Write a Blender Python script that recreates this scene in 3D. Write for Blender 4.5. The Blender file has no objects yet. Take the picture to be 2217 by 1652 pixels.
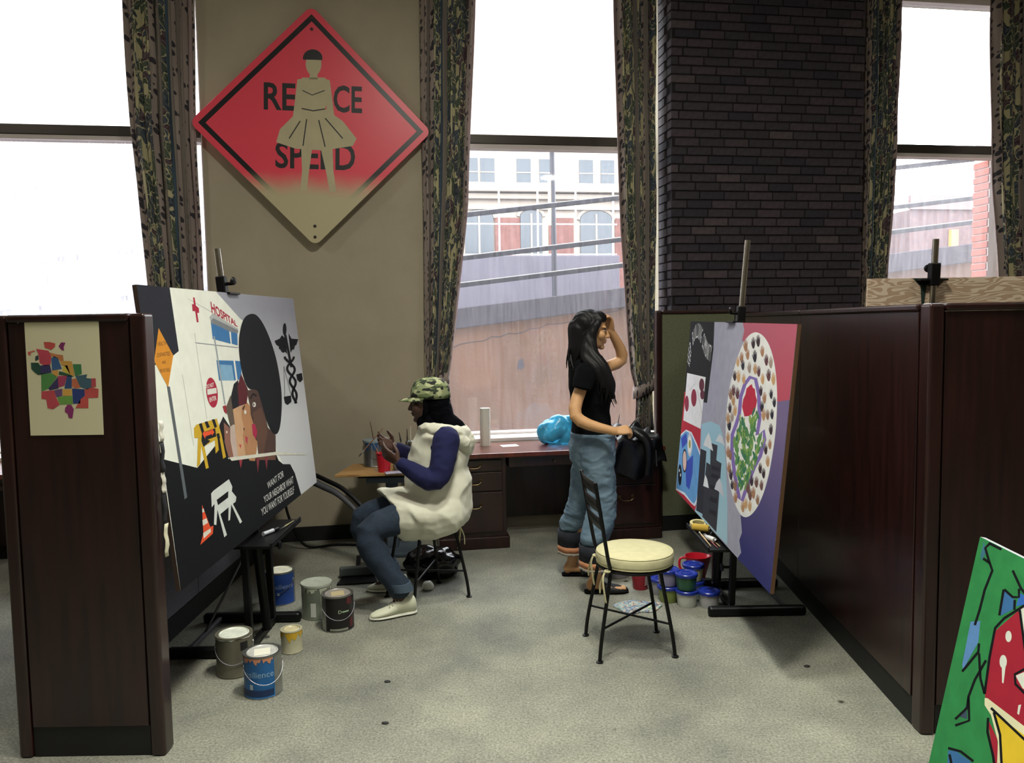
import bpy, bmesh, math, random
import numpy as np
from mathutils import Matrix, Vector
random.seed(7)
PI = math.pi
sc = bpy.context.scene
C = sc.collection

# ------------------------------------------------------------------ camera
EYE = Vector((0, 0, 1.65))
FPX = 1700.0
PITCH = math.atan(126 / 1700.0)
ROLL = 0.016
cam = bpy.data.cameras.new('camera')
cam.sensor_width = 36.0
cam.lens = FPX / 2217 * 36.0
cam.clip_end = 300
camo = bpy.data.objects.new('camera', cam)
C.objects.link(camo)
fw = Vector((0, math.cos(PITCH), -math.sin(PITCH)))
r0 = Vector((1, 0, 0)); u0 = Vector((0, math.sin(PITCH), math.cos(PITCH)))
rr = r0 * math.cos(ROLL) - u0 * math.sin(ROLL)
uu = u0 * math.cos(ROLL) + r0 * math.sin(ROLL)
cm = Matrix((rr, uu, -fw)).transposed().to_4x4(); cm.translation = EYE
camo.matrix_world = cm
sc.camera = camo

# ------------------------------------------------------------------ sky, lights, exposure
SKY = 11.0
LAMP = 52.0
DOWN = 460.0
world = bpy.data.worlds.new('overcast_sky'); sc.world = world; world.use_nodes = True
bg = world.node_tree.nodes['Background']
bg.inputs[0].default_value = (0.93, 0.96, 1.0, 1); bg.inputs[1].default_value = SKY
sc.view_settings.view_transform = 'Standard'
sc.view_settings.look = 'None'
sc.view_settings.exposure = 0.05
sc.view_settings.gamma = 1.0
sc.view_settings.use_curve_mapping = False

ANG = math.atan(0.164)
WALL = Matrix.Translation((0, 6.23, 0)) @ Matrix.Rotation(ANG, 4, 'Z')   # x along the window wall, y outwards
WINDOWS = [(-4.27, -2.27), (-0.62, 1.22), (2.88, 4.72)]
Z_SILL, Z_HEAD = 0.74, 4.42
for (a, b) in WINDOWS:                                   # the openings are sampled as portals for the sky's light
    l = bpy.data.lights.new('window_portal', 'AREA'); l.shape = 'RECTANGLE'
    l.size = b - a; l.size_y = Z_HEAD - Z_SILL; l.cycles.is_portal = True
    o = bpy.data.objects.new('window_portal', l); C.objects.link(o)
    o.matrix_world = WALL @ Matrix.Translation(((a + b) / 2, 0.33, (Z_SILL + Z_HEAD) / 2)) @ Matrix.Rotation(-PI / 2, 4, 'X')
for (x, y, k) in [(-4.6, 2.0, 1), (0.3, 2.3, 2.2), (4.8, 2.0, 1), (-3.2, -2.5, .3), (0.4, -2.5, .3), (4.0, -2.5, .3)]:   # ceiling lamps of the hall
    l = bpy.data.lights.new('ceiling_lamp', 'AREA'); l.shape = 'DISK'; l.size = 0.55
    l.energy = LAMP * k; l.color = (1.0, 0.95, 0.82)
    o = bpy.data.objects.new('ceiling_lamp', l); C.objects.link(o); o.location = (x, y, 4.6)
for (x, y, k) in [(0.15, 3.3, .85), (-.4, 1.5, .65), (1.1, 1.4, .65)]:        # recessed downlights over the booth and the aisle
    l = bpy.data.lights.new('downlight', 'SPOT'); l.energy = DOWN * k; l.spot_size = math.radians(78); l.spot_blend = .8; l.shadow_soft_size = .22; l.color = (.98, 1.0, .88)
    o = bpy.data.objects.new('downlight', l); C.objects.link(o); o.location = (x, y, 4.7)
cy = sc.cycles
cy.max_bounces = 5; cy.diffuse_bounces = 4; cy.glossy_bounces = 2; cy.transmission_bounces = 3; cy.transparent_max_bounces = 8
cy.use_adaptive_sampling = True; cy.adaptive_threshold = .05
cy.caustics_reflective = False; cy.caustics_refractive = False

# ------------------------------------------------------------------ helpers
def lin(h):
    if isinstance(h, str):
        h = [int(h[i:i + 2], 16) / 255 for i in (0, 2, 4)]
    return tuple((c / 12.92 if c <= .04045 else ((c + .055) / 1.055) ** 2.4) for c in h) + (1,)
MATS = {}
def mat(name, col, rough=.6, metal=0., var=.0, vs=6., bump=0., bs=80., col2=None, coat=0., sub=None, trans=0., stretch=None, spec=.5):
    """principled material: colour with procedural variation and fine relief"""
    if name in MATS: return MATS[name]
    m = bpy.data.materials.new(name); m.use_nodes = True; nt = m.node_tree; N = nt.nodes; L = nt.links
    p = N['Principled BSDF']
    c = lin(col)
    p.inputs['Base Color'].default_value = c; p.inputs['Roughness'].default_value = rough; p.inputs['Metallic'].default_value = metal
    p.inputs['Specular IOR Level'].default_value = spec
    if coat: p.inputs['Coat Weight'].default_value = coat; p.inputs['Coat Roughness'].default_value = .15
    tc = None
    if var or col2 or bump:
        tc = N.new('ShaderNodeTexCoord'); mp = N.new('ShaderNodeMapping'); L.new(tc.outputs['Object'], mp.inputs[0])
        if stretch: mp.inputs['Scale'].default_value = stretch
    if var or col2:
        n = N.new('ShaderNodeTexNoise'); n.inputs['Scale'].default_value = vs; n.inputs['Detail'].default_value = 5; L.new(mp.outputs[0], n.inputs[0])
        r = N.new('ShaderNodeValToRGB'); L.new(n.outputs[0], r.inputs[0])
        c2 = lin(col2) if col2 else tuple(x * (1 - var) for x in c[:3]) + (1,)
        c1 = c if col2 else tuple(min(1, x * (1 + var)) for x in c[:3]) + (1,)
        r.color_ramp.elements[0].position = .35; r.color_ramp.elements[1].position = .65
        r.color_ramp.elements[0].color = c2; r.color_ramp.elements[1].color = c1
        L.new(r.outputs[0], p.inputs['Base Color'])
    if bump:
        n2 = N.new('ShaderNodeTexNoise'); n2.inputs['Scale'].default_value = bs; n2.inputs['Detail'].default_value = 3; L.new(mp.outputs[0], n2.inputs[0])
        b = N.new('ShaderNodeBump'); b.inputs['Strength'].default_value = bump; b.inputs['Distance'].default_value = .01
        L.new(n2.outputs[0], b.inputs['Height']); L.new(b.outputs[0], p.inputs['Normal'])
    MATS[name] = m
    return m

class MB:
    """collects geometry for ONE mesh object"""
    def __init__(s): s.v = []; s.f = []; s.mi = []; s.uv = None
    def add(s, vs, fs, m=0):
        o = len(s.v); s.v += [tuple(p) for p in vs]; s.f += [tuple(i + o for i in f) for f in fs]; s.mi += [m] * len(fs); return s
    def box(s, x0, x1, y0, y1, z0, z1, m=0, M=None):
        vs = [Vector((x, y, z)) for z in (z0, z1) for y in (y0, y1) for x in (x0, x1)]
        if M: vs = [M @ p for p in vs]
        return s.add(vs, [(0, 2, 3, 1), (4, 5, 7, 6), (0, 1, 5, 4), (2, 6, 7, 3), (0, 4, 6, 2), (1, 3, 7, 5)], m)
    def bar(s, a, b, w, h, m=0, up=(0, 0, 1)):
        a, b = Vector(a), Vector(b); d = (b - a).normalized(); up = Vector(up)
        if abs(d.dot(up)) > .98: up = Vector((1, 0, 0))
        sx = d.cross(up).normalized(); sz = sx.cross(d)
        vs = []
        for p in (a, b):
            for i, j in ((-1, -1), (1, -1), (1, 1), (-1, 1)): vs.append(p + sx * i * w / 2 + sz * j * h / 2)
        return s.add(vs, [(3, 2, 1, 0), (4, 5, 6, 7), (0, 1, 5, 4), (1, 2, 6, 5), (2, 3, 7, 6), (3, 0, 4, 7)], m)
    def tube(s, pts, r, n=8, m=0, closed=False, sq=None):
        pts = [Vector(p) for p in pts]; k = len(pts)
        rs = r if isinstance(r, (list, tuple)) else [r] * k
        prev = None; vs = []
        for i, p in enumerate(pts):
            if closed: d = pts[(i + 1) % k] - pts[i - 1]
            else: d = pts[min(i + 1, k - 1)] - pts[max(i - 1, 0)]
            d.normalize()
            if prev is None:
                t = Vector((0, 0, 1)) if abs(d.z) < .9 else Vector((1, 0, 0))
                sx = d.cross(t).normalized()
            else:
                sx = (prev - d * prev.dot(d)).normalized()
            prev = sx; sy = d.cross(sx)
            for j in range(n):
                a = 2 * PI * j / n
                vs.append(p + sx * math.cos(a) * rs[i] + sy * math.sin(a) * rs[i] * (sq or 1))
        fs = []
        for i in range(k if closed else k - 1):
            i2 = (i + 1) % k
            for j in range(n):
                j2 = (j + 1) % n
                fs.append((i * n + j, i2 * n + j, i2 * n + j2, i * n + j2))
        if not closed:
            fs.append(tuple(range(n))); fs.append(tuple(reversed(range((k - 1) * n, k * n))))
        return s.add(vs, fs, m)
    def lathe(s, prof, n=28, m=0, c=(0, 0, 0), M=None, mfun=None, caps=True):
        vs = []; fs = []
        for (r, z) in prof:
            for j in range(n):
                a = 2 * PI * j / n; vs.append(Vector((c[0] + r * math.cos(a), c[1] + r * math.sin(a), c[2] + z)))
        if M: vs = [M @ p for p in vs]
        k = len(prof)
        o = len(s.v); s.v += [tuple(p) for p in vs]
        for i in range(k - 1):
            for j in range(n):
                j2 = (j + 1) % n
                s.f.append((o + i * n + j, o + i * n + j2, o + (i + 1) * n + j2, o + (i + 1) * n + j))
                s.mi.append(mfun(i, j / n) if mfun else m)
        for e, rev in ((0, True), (k - 1, False)):
            if caps and prof[e][0] > 1e-4:
                q = [o + e * n + j for j in range(n)]
                s.f.append(tuple(reversed(q)) if rev else tuple(q)); s.mi.append(mfun(e if rev else k - 2, .0) if mfun else m)
        return s
    def prism(s, poly, z0, z1, M=None, m=0):
        n = len(poly); ar = sum(poly[i][0] * poly[(i + 1) % n][1] - poly[(i + 1) % n][0] * poly[i][1] for i in range(n))
        if ar < 0: poly = list(reversed(poly))
        vs = [Vector((p[0], p[1], z)) for z in (z0, z1) for p in poly]
        if M: vs = [M @ p for p in vs]
        fs = [tuple(reversed(range(n))), tuple(range(n, 2 * n))] + [(i, (i + 1) % n, n + (i + 1) % n, n + i) for i in range(n)]
        return s.add(vs, fs, m)
    def flat(s, poly, z=0, m=0):
        n = len(poly); ar = sum(poly[i][0] * poly[(i + 1) % n][1] - poly[(i + 1) % n][0] * poly[i][1] for i in range(n))
        if ar < 0: poly = list(reversed(poly))
        return s.add([(p[0], p[1], z) for p in poly], [tuple(range(n))], m)
    def grid(s, fn, nu, nv, m=0, wrap=False):
        o = len(s.v)
        for j in range(nv):
            for i in range(nu): s.v.append(tuple(fn(i, j)))
        for j in range(nv - 1):
            for i in range(nu if wrap else nu - 1):
                i2 = (i + 1) % nu
                s.f.append((o + j * nu + i, o + j * nu + i2, o + (j + 1) * nu + i2, o + (j + 1) * nu + i)); s.mi.append(m)
        return s
    def mesh(s, name, mats, smooth=False, bevel=0., seg=2):
        me = bpy.data.meshes.new(name); me.from_pydata(s.v, [], s.f)
        if not isinstance(mats, (list, tuple)): mats = [mats]
        for m in mats: me.materials.append(m)
        if len(mats) > 1: me.polygons.foreach_set('material_index', s.mi)
        if s.uv is not None:
            uvl = me.uv_layers.new(name='UVMap')
            for lp in me.loops: uvl.data[lp.index].uv = s.uv[lp.vertex_index]
        if bevel:
            bm = bmesh.new(); bm.from_mesh(me)
            ed = [e for e in bm.edges if len(e.link_faces) == 2 and e.calc_face_angle(0) > .6]
            bmesh.ops.bevel(bm, geom=ed, offset=bevel, segments=seg, affect='EDGES', profile=.5, clamp_overlap=True)
            bm.to_mesh(me); bm.free()
        if smooth:
            me.polygons.foreach_set('use_smooth', [True] * len(me.polygons))
            try: me.set_sharp_from_angle(angle=.7 if smooth is True else smooth)
            except Exception: pass
        me.update()
        return me
    def build(s, name, mats, parent=None, M=None, smooth=False, bevel=0., seg=2):
        return link(name, s.mesh(name, mats, smooth, bevel, seg), parent, M)

def link(name, me, parent=None, M=None):
    o = bpy.data.objects.new(name, me); C.objects.link(o)
    if parent: o.parent = parent
    if M is not None: o.matrix_local = M
    return o
def tag(o, label=None, cat=None, group=None, kind=None):
    if label: o['label'] = label
    if cat: o['category'] = cat
    if group: o['group'] = group
    if kind: o['kind'] = kind
    return o
def thing(name, label, cat, M=None, group=None):
    o = bpy.data.objects.new(name, None); C.objects.link(o); o.empty_display_size = .1
    if M is not None: o.matrix_world = M
    return tag(o, label, cat, group)
def copy_tree(o, parent=None):
    c = o.copy(); C.objects.link(c)
    if parent: c.parent = parent
    for ch in o.children:
        copy_tree(ch, c)
    return c
def T(x, y, z=0, rz=0): return Matrix.Translation((x, y, z)) @ Matrix.Rotation(rz, 4, 'Z')
def frame(o, x, y):
    """matrix from an origin and two axes"""
    x = Vector(x).normalized(); z = x.cross(Vector(y)).normalized(); y = z.cross(x)
    m = Matrix((x, y, z)).transposed().to_4x4(); m.translation = o
    return m
def smooth_path(pts, k=6):
    """Catmull-Rom through points"""
    P = [Vector(p) for p in pts]; out = []
    for i in range(len(P) - 1):
        a = P[max(i - 1, 0)]; b = P[i]; c = P[i + 1]; d = P[min(i + 2, len(P) - 1)]
        for j in range(k):
            t = j / k
            out.append(.5 * ((2 * b) + (c - a) * t + (2 * a - 5 * b + 4 * c - d) * t * t + (3 * b - a - 3 * c + d) * t ** 3))
    out.append(P[-1]); return out

# text: built-in font turned into a flat mesh, unit box
TEXTS = {}
def text_geo(s, bold=.0):
    if (s, bold) in TEXTS: return TEXTS[(s, bold)]
    cu = bpy.data.curves.new('lettering', 'FONT'); cu.body = s; cu.size = 1; cu.offset = bold; cu.resolution_u = 3; cu.fill_mode = 'FRONT'
    o = bpy.data.objects.new('lettering', cu); C.objects.link(o)
    dg = bpy.context.evaluated_depsgraph_get(); me = bpy.data.meshes.new_from_object(o.evaluated_get(dg))
    bpy.data.objects.remove(o); bpy.data.curves.remove(cu)
    vs = [(v.co.x, v.co.y) for v in me.vertices]; fs = [tuple(p.vertices) for p in me.polygons]
    bpy.data.meshes.remove(me)
    xs = [v[0] for v in vs]; ys = [v[1] for v in vs]
    x0, x1, y0, y1 = min(xs), max(xs), min(ys), max(ys)
    vs = [((x - x0) / (x1 - x0), (y - y0) / (y1 - y0)) for x, y in vs]
    TEXTS[(s, bold)] = (vs, fs, (x1 - x0) / (y1 - y0))
    return TEXTS[(s, bold)]
def text_quad(mb, s, q, z, m=0, bold=0.):
    """letters stretched into the quad q = bottom-left, bottom-right, top-right, top-left"""
    vs, fs, _ = text_geo(s, bold); out = []
    for (u, v) in vs:
        x = (1 - u) * (1 - v) * q[0][0] + u * (1 - v) * q[1][0] + u * v * q[2][0] + (1 - u) * v * q[3][0]
        y = (1 - u) * (1 - v) * q[0][1] + u * (1 - v) * q[1][1] + u * v * q[2][1] + (1 - u) * v * q[3][1]
        out.append((x, y, z))
    mb.add(out, fs, m)
def homography(px, uv):
    A = []; b = []
    for (x, y), (u, v) in zip(px, uv):
        A += [[x, y, 1, 0, 0, 0, -u * x, -u * y], [0, 0, 0, x, y, 1, -v * x, -v * y]]; b += [u, v]
    h = np.linalg.solve(np.array(A, float), np.array(b, float))
    def f(x, y):
        w = h[6] * x + h[7] * y + 1
        return ((h[0] * x + h[1] * y + h[2]) / w, (h[3] * x + h[4] * y + h[5]) / w)
    return f
def ellipse(cx, cy, rx, ry, n=40, rot=0, a0=0, a1=2 * PI):
    return [(cx + rx * math.cos(a) * math.cos(rot) - ry * math.sin(a) * math.sin(rot), cy + rx * math.cos(a) * math.sin(rot) + ry * math.sin(a) * math.cos(rot))
            for a in (a0 + (a1 - a0) * i / n for i in range(n))]
# ------------------------------------------------------------------ materials of the place
def wood_mat(name, c1, c2, rough=.35, coat=.3, scale=(9, 9, .7)):
    m = mat(name, c1, rough, coat=coat, col2=c2, vs=3, stretch=scale, bump=.04, bs=30)
    return m
m_wall = mat('beige_wall_paint', 'ada490', .85, var=.06, vs=2.2, bump=.15, bs=140)
m_ceil = mat('ceiling_paint', 'bdb5a2', .9)
m_mahog = wood_mat('dark_mahogany', '2e1412', '1c0b0a')
m_mahog_red = wood_mat('red_mahogany_top', '6a2c1e', '4c1d14', .28, .5)
m_black_base = mat('black_rubber_base', '0c0c0f', .6)
m_fabric_green = mat('olive_fabric_panel', '6a7058', .95, var=.1, vs=60, bump=.2, bs=400)
m_fabric_grey = mat('grey_fabric_panel', '6c6a74', .95, var=.1, vs=60, bump=.2, bs=400)
m_winframe = mat('window_frame_bronze', '3a342e', .4, .4)
m_winlight = mat('window_frame_pale', 'cfc6c4', .5)
m_sill = mat('window_sill_white', 'e6e2dc', .5)
def carpet_mat():
    m = bpy.data.materials.new('worn_grey_carpet'); m.use_nodes = True; nt = m.node_tree; N = nt.nodes; L = nt.links
    p = N['Principled BSDF']; p.inputs['Roughness'].default_value = .97; p.inputs['Specular IOR Level'].default_value = .1
    tc = N.new('ShaderNodeTexCoord')
    def noise(s, d, r=.6):
        n = N.new('ShaderNodeTexNoise'); n.inputs['Scale'].default_value = s; n.inputs['Detail'].default_value = d; n.inputs['Roughness'].default_value = r
        L.new(tc.outputs['Object'], n.inputs[0]); return n
    def ramp(src, a, b, ca, cb):
        r = N.new('ShaderNodeValToRGB'); L.new(src.outputs[0], r.inputs[0]); e = r.color_ramp.elements
        e[0].position = a; e[1].position = b; e[0].color = lin(ca); e[1].color = lin(cb); return r
    base = ramp(noise(2.1, 6), .32, .68, '868780', 'abab9c')
    pile = ramp(noise(95, 4, .8), .30, .66, '6d6b68', 'ffffff')
    mx = N.new('ShaderNodeMix'); mx.data_type = 'RGBA'; mx.blend_type = 'MULTIPLY'; mx.inputs[0].default_value = .8
    L.new(base.outputs[0], mx.inputs[6]); L.new(pile.outputs[0], mx.inputs[7])
    vor = N.new('ShaderNodeTexVoronoi'); vor.inputs['Scale'].default_value = 1.9; L.new(tc.outputs['Object'], vor.inputs[0])
    spots = N.new('ShaderNodeValToRGB'); L.new(vor.outputs['Distance'], spots.inputs[0]); e = spots.color_ramp.elements
    e[0].position = .022; e[1].position = .04; e[0].color = lin('2c2826'); e[1].color = (1, 1, 1, 1)
    mx2 = N.new('ShaderNodeMix'); mx2.data_type = 'RGBA'; mx2.blend_type = 'MULTIPLY'; mx2.inputs[0].default_value = .85
    L.new(mx.outputs[2], mx2.inputs[6]); L.new(spots.outputs[0], mx2.inputs[7])
    L.new(mx2.outputs[2], p.inputs['Base Color'])
    b = N.new('ShaderNodeBump'); b.inputs['Strength'].default_value = .5; b.inputs['Distance'].default_value = .006
    L.new(noise(220, 2).outputs[0], b.inputs['Height']); L.new(b.outputs[0], p.inputs['Normal'])
    return m
m_carpet = carpet_mat()

# ------------------------------------------------------------------ room shell
RX0, RX1, RY0, ZC = -7.2, 8.2, -7.0, 4.75
def wy(X): return 6.23 + .164 * X
def struct(o): o['kind'] = 'structure'; return o
mb = MB(); yb0, yb1 = wy(RX0) + .1, wy(RX1) + .1
mb.add([(RX0, RY0, 0), (RX1, RY0, 0), (RX1, yb1, 0), (RX0, yb0, 0), (RX0, RY0, -.1), (RX1, RY0, -.1), (RX1, yb1, -.1), (RX0, yb0, -.1)],
       [(0, 1, 2, 3), (7, 6, 5, 4), (0, 4, 5, 1), (1, 5, 6, 2), (2, 6, 7, 3), (3, 7, 4, 0)])
struct(mb.build('floor', m_carpet))
mb = MB(); mb.prism([(RX0 - .2, RY0 - .2), (RX1 + .2, RY0 - .2), (RX1 + .2, yb1 + .25), (RX0 - .2, yb0 + .25)], ZC, ZC + .1)
struct(mb.build('ceiling', m_ceil))
struct(MB().box(RX0 - .15, RX0, RY0, yb0 + .25, 0, ZC).build('wall_left', m_wall))
struct(MB().box(RX1, RX1 + .15, RY0, yb1 + .25, 0, ZC).build('wall_right', m_wall))
struct(MB().box(RX0, RX1, RY0 - .15, RY0, 0, ZC).build('wall_rear', m_wall))
# window wall, local frame: x along wall, y = 0 is the beige face, glass plane at y = .25
LX0, LX1 = RX0 / math.cos(ANG) + .1, RX1 / math.cos(ANG) + .3
mb = MB(); xs = LX0
for (a, b) in WINDOWS:
    mb.box(xs, a, 0, .45, 0, ZC); mb.box(a, b, 0.0, .45, 0, Z_SILL - .03); mb.box(a, b, 0, .45, Z_HEAD, ZC); xs = b
mb.box(xs, LX1, 0, .45, 0, ZC)
wall_back = struct(mb.build('wall_back', m_wall, M=WALL))
mb = MB(); mb.box(LX0, -2.0, -.018, -.002, 0, .11); mb.box(-2.0, -.70, -.018, -.002, 0, .11); mb.box(2.9, LX1, -.018, -.002, 0, .11)
struct(mb.build('baseboard_back', m_black_base, M=WALL))

def glass_mat(name, dirt, seed):
    m = bpy.data.materials.new(name); m.use_nodes = True; nt = m.node_tree; N = nt.nodes; L = nt.links
    N.remove(N['Principled BSDF']); out = N['Material Output']
    tr = N.new('ShaderNodeBsdfTransparent'); tr.inputs[0].default_value = (.97, .98, .98, 1)
    gl = N.new('ShaderNodeBsdfGlossy'); gl.inputs['Roughness'].default_value = .03
    tl = N.new('ShaderNodeBsdfTranslucent'); tl.inputs[0].default_value = (.86, .86, .92, 1)
    tc = N.new('ShaderNodeTexCoord'); mp = N.new('ShaderNodeMapping'); L.new(tc.outputs['Object'], mp.inputs[0])
    mp.inputs['Scale'].default_value = (14, 1, 1.2); mp.inputs['Location'].default_value = (seed, 0, 0)
    n = N.new('ShaderNodeTexNoise'); n.inputs['Scale'].default_value = 3; n.inputs['Detail'].default_value = 6; n.inputs['Roughness'].default_value = .7; L.new(mp.outputs[0], n.inputs[0])
    mr = N.new('ShaderNodeMapRange'); L.new(n.outputs[0], mr.inputs[0])
    mr.inputs[1].default_value = .3; mr.inputs[2].default_value = .75; mr.inputs[3].default_value = dirt * .45; mr.inputs[4].default_value = dirt * 1.8
    m1 = N.new('ShaderNodeMixShader'); L.new(mr.outputs[0], m1.inputs[0]); L.new(tr.outputs[0], m1.inputs[1]); L.new(tl.outputs[0], m1.inputs[2])
    m2 = N.new('ShaderNodeMixShader'); m2.inputs[0].default_value = .03; L.new(m1.outputs[0], m2.inputs[1]); L.new(gl.outputs[0], m2.inputs[2])
    L.new(m2.outputs[0], out.inputs[0]); return m
g_mid = glass_mat('dusty_window_glass', .022, 0); g_left = glass_mat('grimy_overexposed_glass', .22, 4); g_right = glass_mat('streaked_window_glass', .06, 9)  # left pane: real grime, thickened to stand in for overexposed haze
Z_TR = (3.085, 3.155)
for i, (a, b) in enumerate(WINDOWS):
    w = bpy.data.objects.new('window_%d' % (i + 1), None); C.objects.link(w); w.matrix_world = WALL; w['kind'] = 'structure'
    g = (g_left, g_mid, g_right)[i]
    mb = MB(); fwid = .05
    mb.box(a, a + fwid, .20, .30, Z_SILL, Z_HEAD); mb.box(b - fwid, b, .20, .30, Z_SILL, Z_HEAD)
    mb.box(a + fwid, b - fwid, .20, .30, Z_HEAD - .05, Z_HEAD); mb.box(a + fwid, b - fwid, .20, .30, Z_SILL, Z_SILL + .02)
    mb.build('window_frame', m_winlight, w, bevel=.004)
    MB().box(a + fwid, b - fwid, .185, .31, *Z_TR).build('transom_bar', m_winframe, w, bevel=.003)
    MB().box(a + fwid, b - fwid, .195, .30, Z_TR[0] - .035, Z_TR[0] - .001).build('transom_trim', m_winlight, w, bevel=.003)
    MB().box(a + fwid - .01, b - fwid + .01, .247, .253, Z_SILL + .01, Z_TR[0] - .02).build('lower_pane', g, w)
    MB().box(a + fwid - .01, b - fwid + .01, .247, .253, Z_TR[1] - .01, Z_HEAD - .04).build('upper_pane', g, w)
    MB().box(a + .002, b - .002, 0.0, .44, Z_SILL - .03, Z_SILL).build('window_sill', m_sill, w, bevel=.004)

# brick pier between the middle and the right window
def brick_mats():
    out = []
    for i, c in enumerate(('37313a', '302b35', '40363f', '3c343c', '272530', '4a4148')):
        out.append(mat('dark_brick_%s' % 'abcdef'[i], c, .75, var=.18, vs=25, bump=.35, bs=160))
    return out
bmats = brick_mats()
m_mortar = mat('dark_mortar', '1d1a1d', .95, var=.2, vs=40, bump=.3, bs=120)
BX0, BX1, BY = 1.222, 2.84, -.28
pier = struct(MB().box(BX0 + .012, BX1 - .012, BY + .009, .30, 0, ZC).build('wall_brick_pier', m_mortar, M=WALL))
pitch, BL, BH, JT = .0677, .194, .0575, .0095
def brick_mesh(l, m, i):
    return MB().box(0, l, 0, .09, 0, BH).mesh('brick', m, bevel=.003, seg=1)
full = [brick_mesh(BL, m, i) for i, m in enumerate(bmats)]
cut = {}
nb = 0; side = MB()
z = 1.64; row = 0
while z < 4.28:
    off = [0, .068, .136][row % 3] if row % 2 else [.10, .034, .17][row % 3]
    x = BX0 - off if off else BX0
    while x < BX1 - .02:
        x0 = max(x, BX0); x1 = min(x + BL, BX1); l = x1 - x0
        if l > .025 and nb < 300:
            k = random.choices(range(6), (5, 5, 3, 3, 2, 1))[0]
            if l > BL - .002: me = full[k]
            else:
                key = (k, round(l, 2))
                if key not in cut: cut[key] = brick_mesh(l, bmats[k], k)
                me = cut[key]
            link('brick', me, pier, Matrix.Translation((x0, BY + random.uniform(-.0015, .0015), z))); nb += 1
        elif l > .025:
            side.box(x0, x1, BY, BY + .05, z, z + BH, random.randrange(6))
        x += BL + JT
    yy = BY + .10 + (.05 if row % 2 else 0)
    while yy < .28:
        side.box(BX0, BX0 + .05, yy, min(yy + BL, .29), z, z + BH, random.randrange(6)); yy += BL + JT
    z += pitch; row += 1
so = side.build('pier_side_brickwork', bmats, pier); so['kind'] = 'stuff'
# ------------------------------------------------------------------ outside
m_render = mat('weathered_pink_render', '745646', .9, col2='5e483d', vs=1.3, bump=.2, bs=30)
m_coping = mat('grey_concrete_coping', '444049', .9, var=.12, vs=3)
m_rail = mat('dark_steel_rail', '22222c', .5, .2)
m_white_steel = mat('white_steel_and_lit_edge', 'd0ccc8', .5)
m_barrier = mat('grey_concrete_barrier', '57545f', .9, var=.08, vs=2)
m_stone = mat('cream_limestone', '8c8278', .9, var=.06, vs=2)
m_redbrick = mat('red_brick_facade', '64403a', .9, col2='583630', vs=8)
m_dkwin = mat('dark_window_glass', '2c343c', .15)
m_asphalt = mat('asphalt', '5a5a5e', .95)
ground = MB().box(-40, 40, .5, 40, -.62, -.5).build('ground_outside', m_asphalt, M=WALL); ground['kind'] = 'structure'
# retaining wall of the ramp with sloping coping
wall = thing('ramp_wall', 'weathered pink rendered ramp wall with grey coping outside the windows', 'wall', WALL)
mb = MB(); x0, x1 = -9, 11; zt = lambda x: 1.62 + .112 * x
mb.prism([(x0, -.5), (x1, -.5), (x1, zt(x1)), (x0, zt(x0))], 0, .3, M=Matrix.Translation((0, 2.85, 0)) @ Matrix.Rotation(PI / 2, 4, 'X'))
mb.build('rendered_face', m_render, wall)
mb = MB(); mb.prism([(x0, zt(x0)), (x1, zt(x1)), (x1, zt(x1) + .225), (x0, zt(x0) + .225)], 0, .36, M=Matrix.Translation((0, 2.86, 0)) @ Matrix.Rotation(PI / 2, 4, 'X'))
mb.build('coping_band', m_coping, wall, bevel=.01)
# cracks and a broken patch in the render
cr = MB(); pts = [(-.25 + i * .09, 2.548, 1.40 + .02 * i * .9 + random.uniform(-.018, .018)) for i in range(24)]
cr.tube(pts, .004, 4); cr.build('crack', m_coping, wall)
MB().prism([(.48, 1.14), (.50, 1.24), (.545, 1.25), (.56, 1.16), (.53, 1.13)], 0, .006, M=Matrix.Translation((0, 2.552, 0)) @ Matrix.Rotation(PI / 2, 4, 'X')).build('spalled_patch', m_coping, wall)
rail = thing('ramp_railing', 'three dark sloping steel rails above the ramp wall', 'railing', WALL)
for zc in (2.862, 2.39, 2.095):
    MB().bar((x0, 2.62, zc + .1135 * x0), (x1, 2.62, zc + .1135 * x1), .05, .05).build('rail', m_rail, rail, bevel=.006)
    MB().bar((x0, 2.66, zc + .028 + .1135 * x0), (x1, 2.66, zc + .028 + .1135 * x1), .06, .012).build('rail_lit_edge', m_white_steel, rail)  # white strip paints the lit top edge of the dark rail
for xp in (-5.6, -2.9, 2.05, 4.1, 8.0):
    MB().box(xp - .025, xp + .025, 2.63, 2.68, zt(xp) + .2, 2.88 + .1135 * xp).build('rail_post', m_rail, rail)
pole = thing('street_pole', 'slim dark pole with pale yellow banner beyond the ramp rails', 'pole', WALL)
MB().tube([(1.53, 5, -.5), (1.47, 5, 2.0), (1.45, 5, 4.15)], [.05, .04, .035], 10).build('shaft', m_rail, pole, smooth=True)
MB().box(1.385, 1.425, 4.98, 5.01, 3.04, 3.74).build('banner', mat('pale_yellow_banner', 'd9c08e', .8), pole)
bar_ = MB().box(-8, 2.75, 6, 6.3, -.5, 2.70).build('barrier_wall', m_barrier, M=WALL, bevel=.01)
tag(bar_, 'plain grey concrete barrier wall beneath the white mesh fence', 'wall')
fence = thing('tube_fence', 'white thin-tube fence on top of the grey barrier wall', 'fence', WALL)
for xf in [.22 + .61 * i - .61 * 8 for i in range(13)]:
    if xf < 2.72: MB().box(xf - .012, xf + .012, 6.03, 6.055, 2.7, 3.78).build('post', m_white_steel, fence)
for zf in (3.19, 3.77, 2.72):
    MB().box(-4.7, 2.72, 6.03, 6.05, zf - .01, zf + .01).build('fence_rail', m_white_steel, fence)
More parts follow.
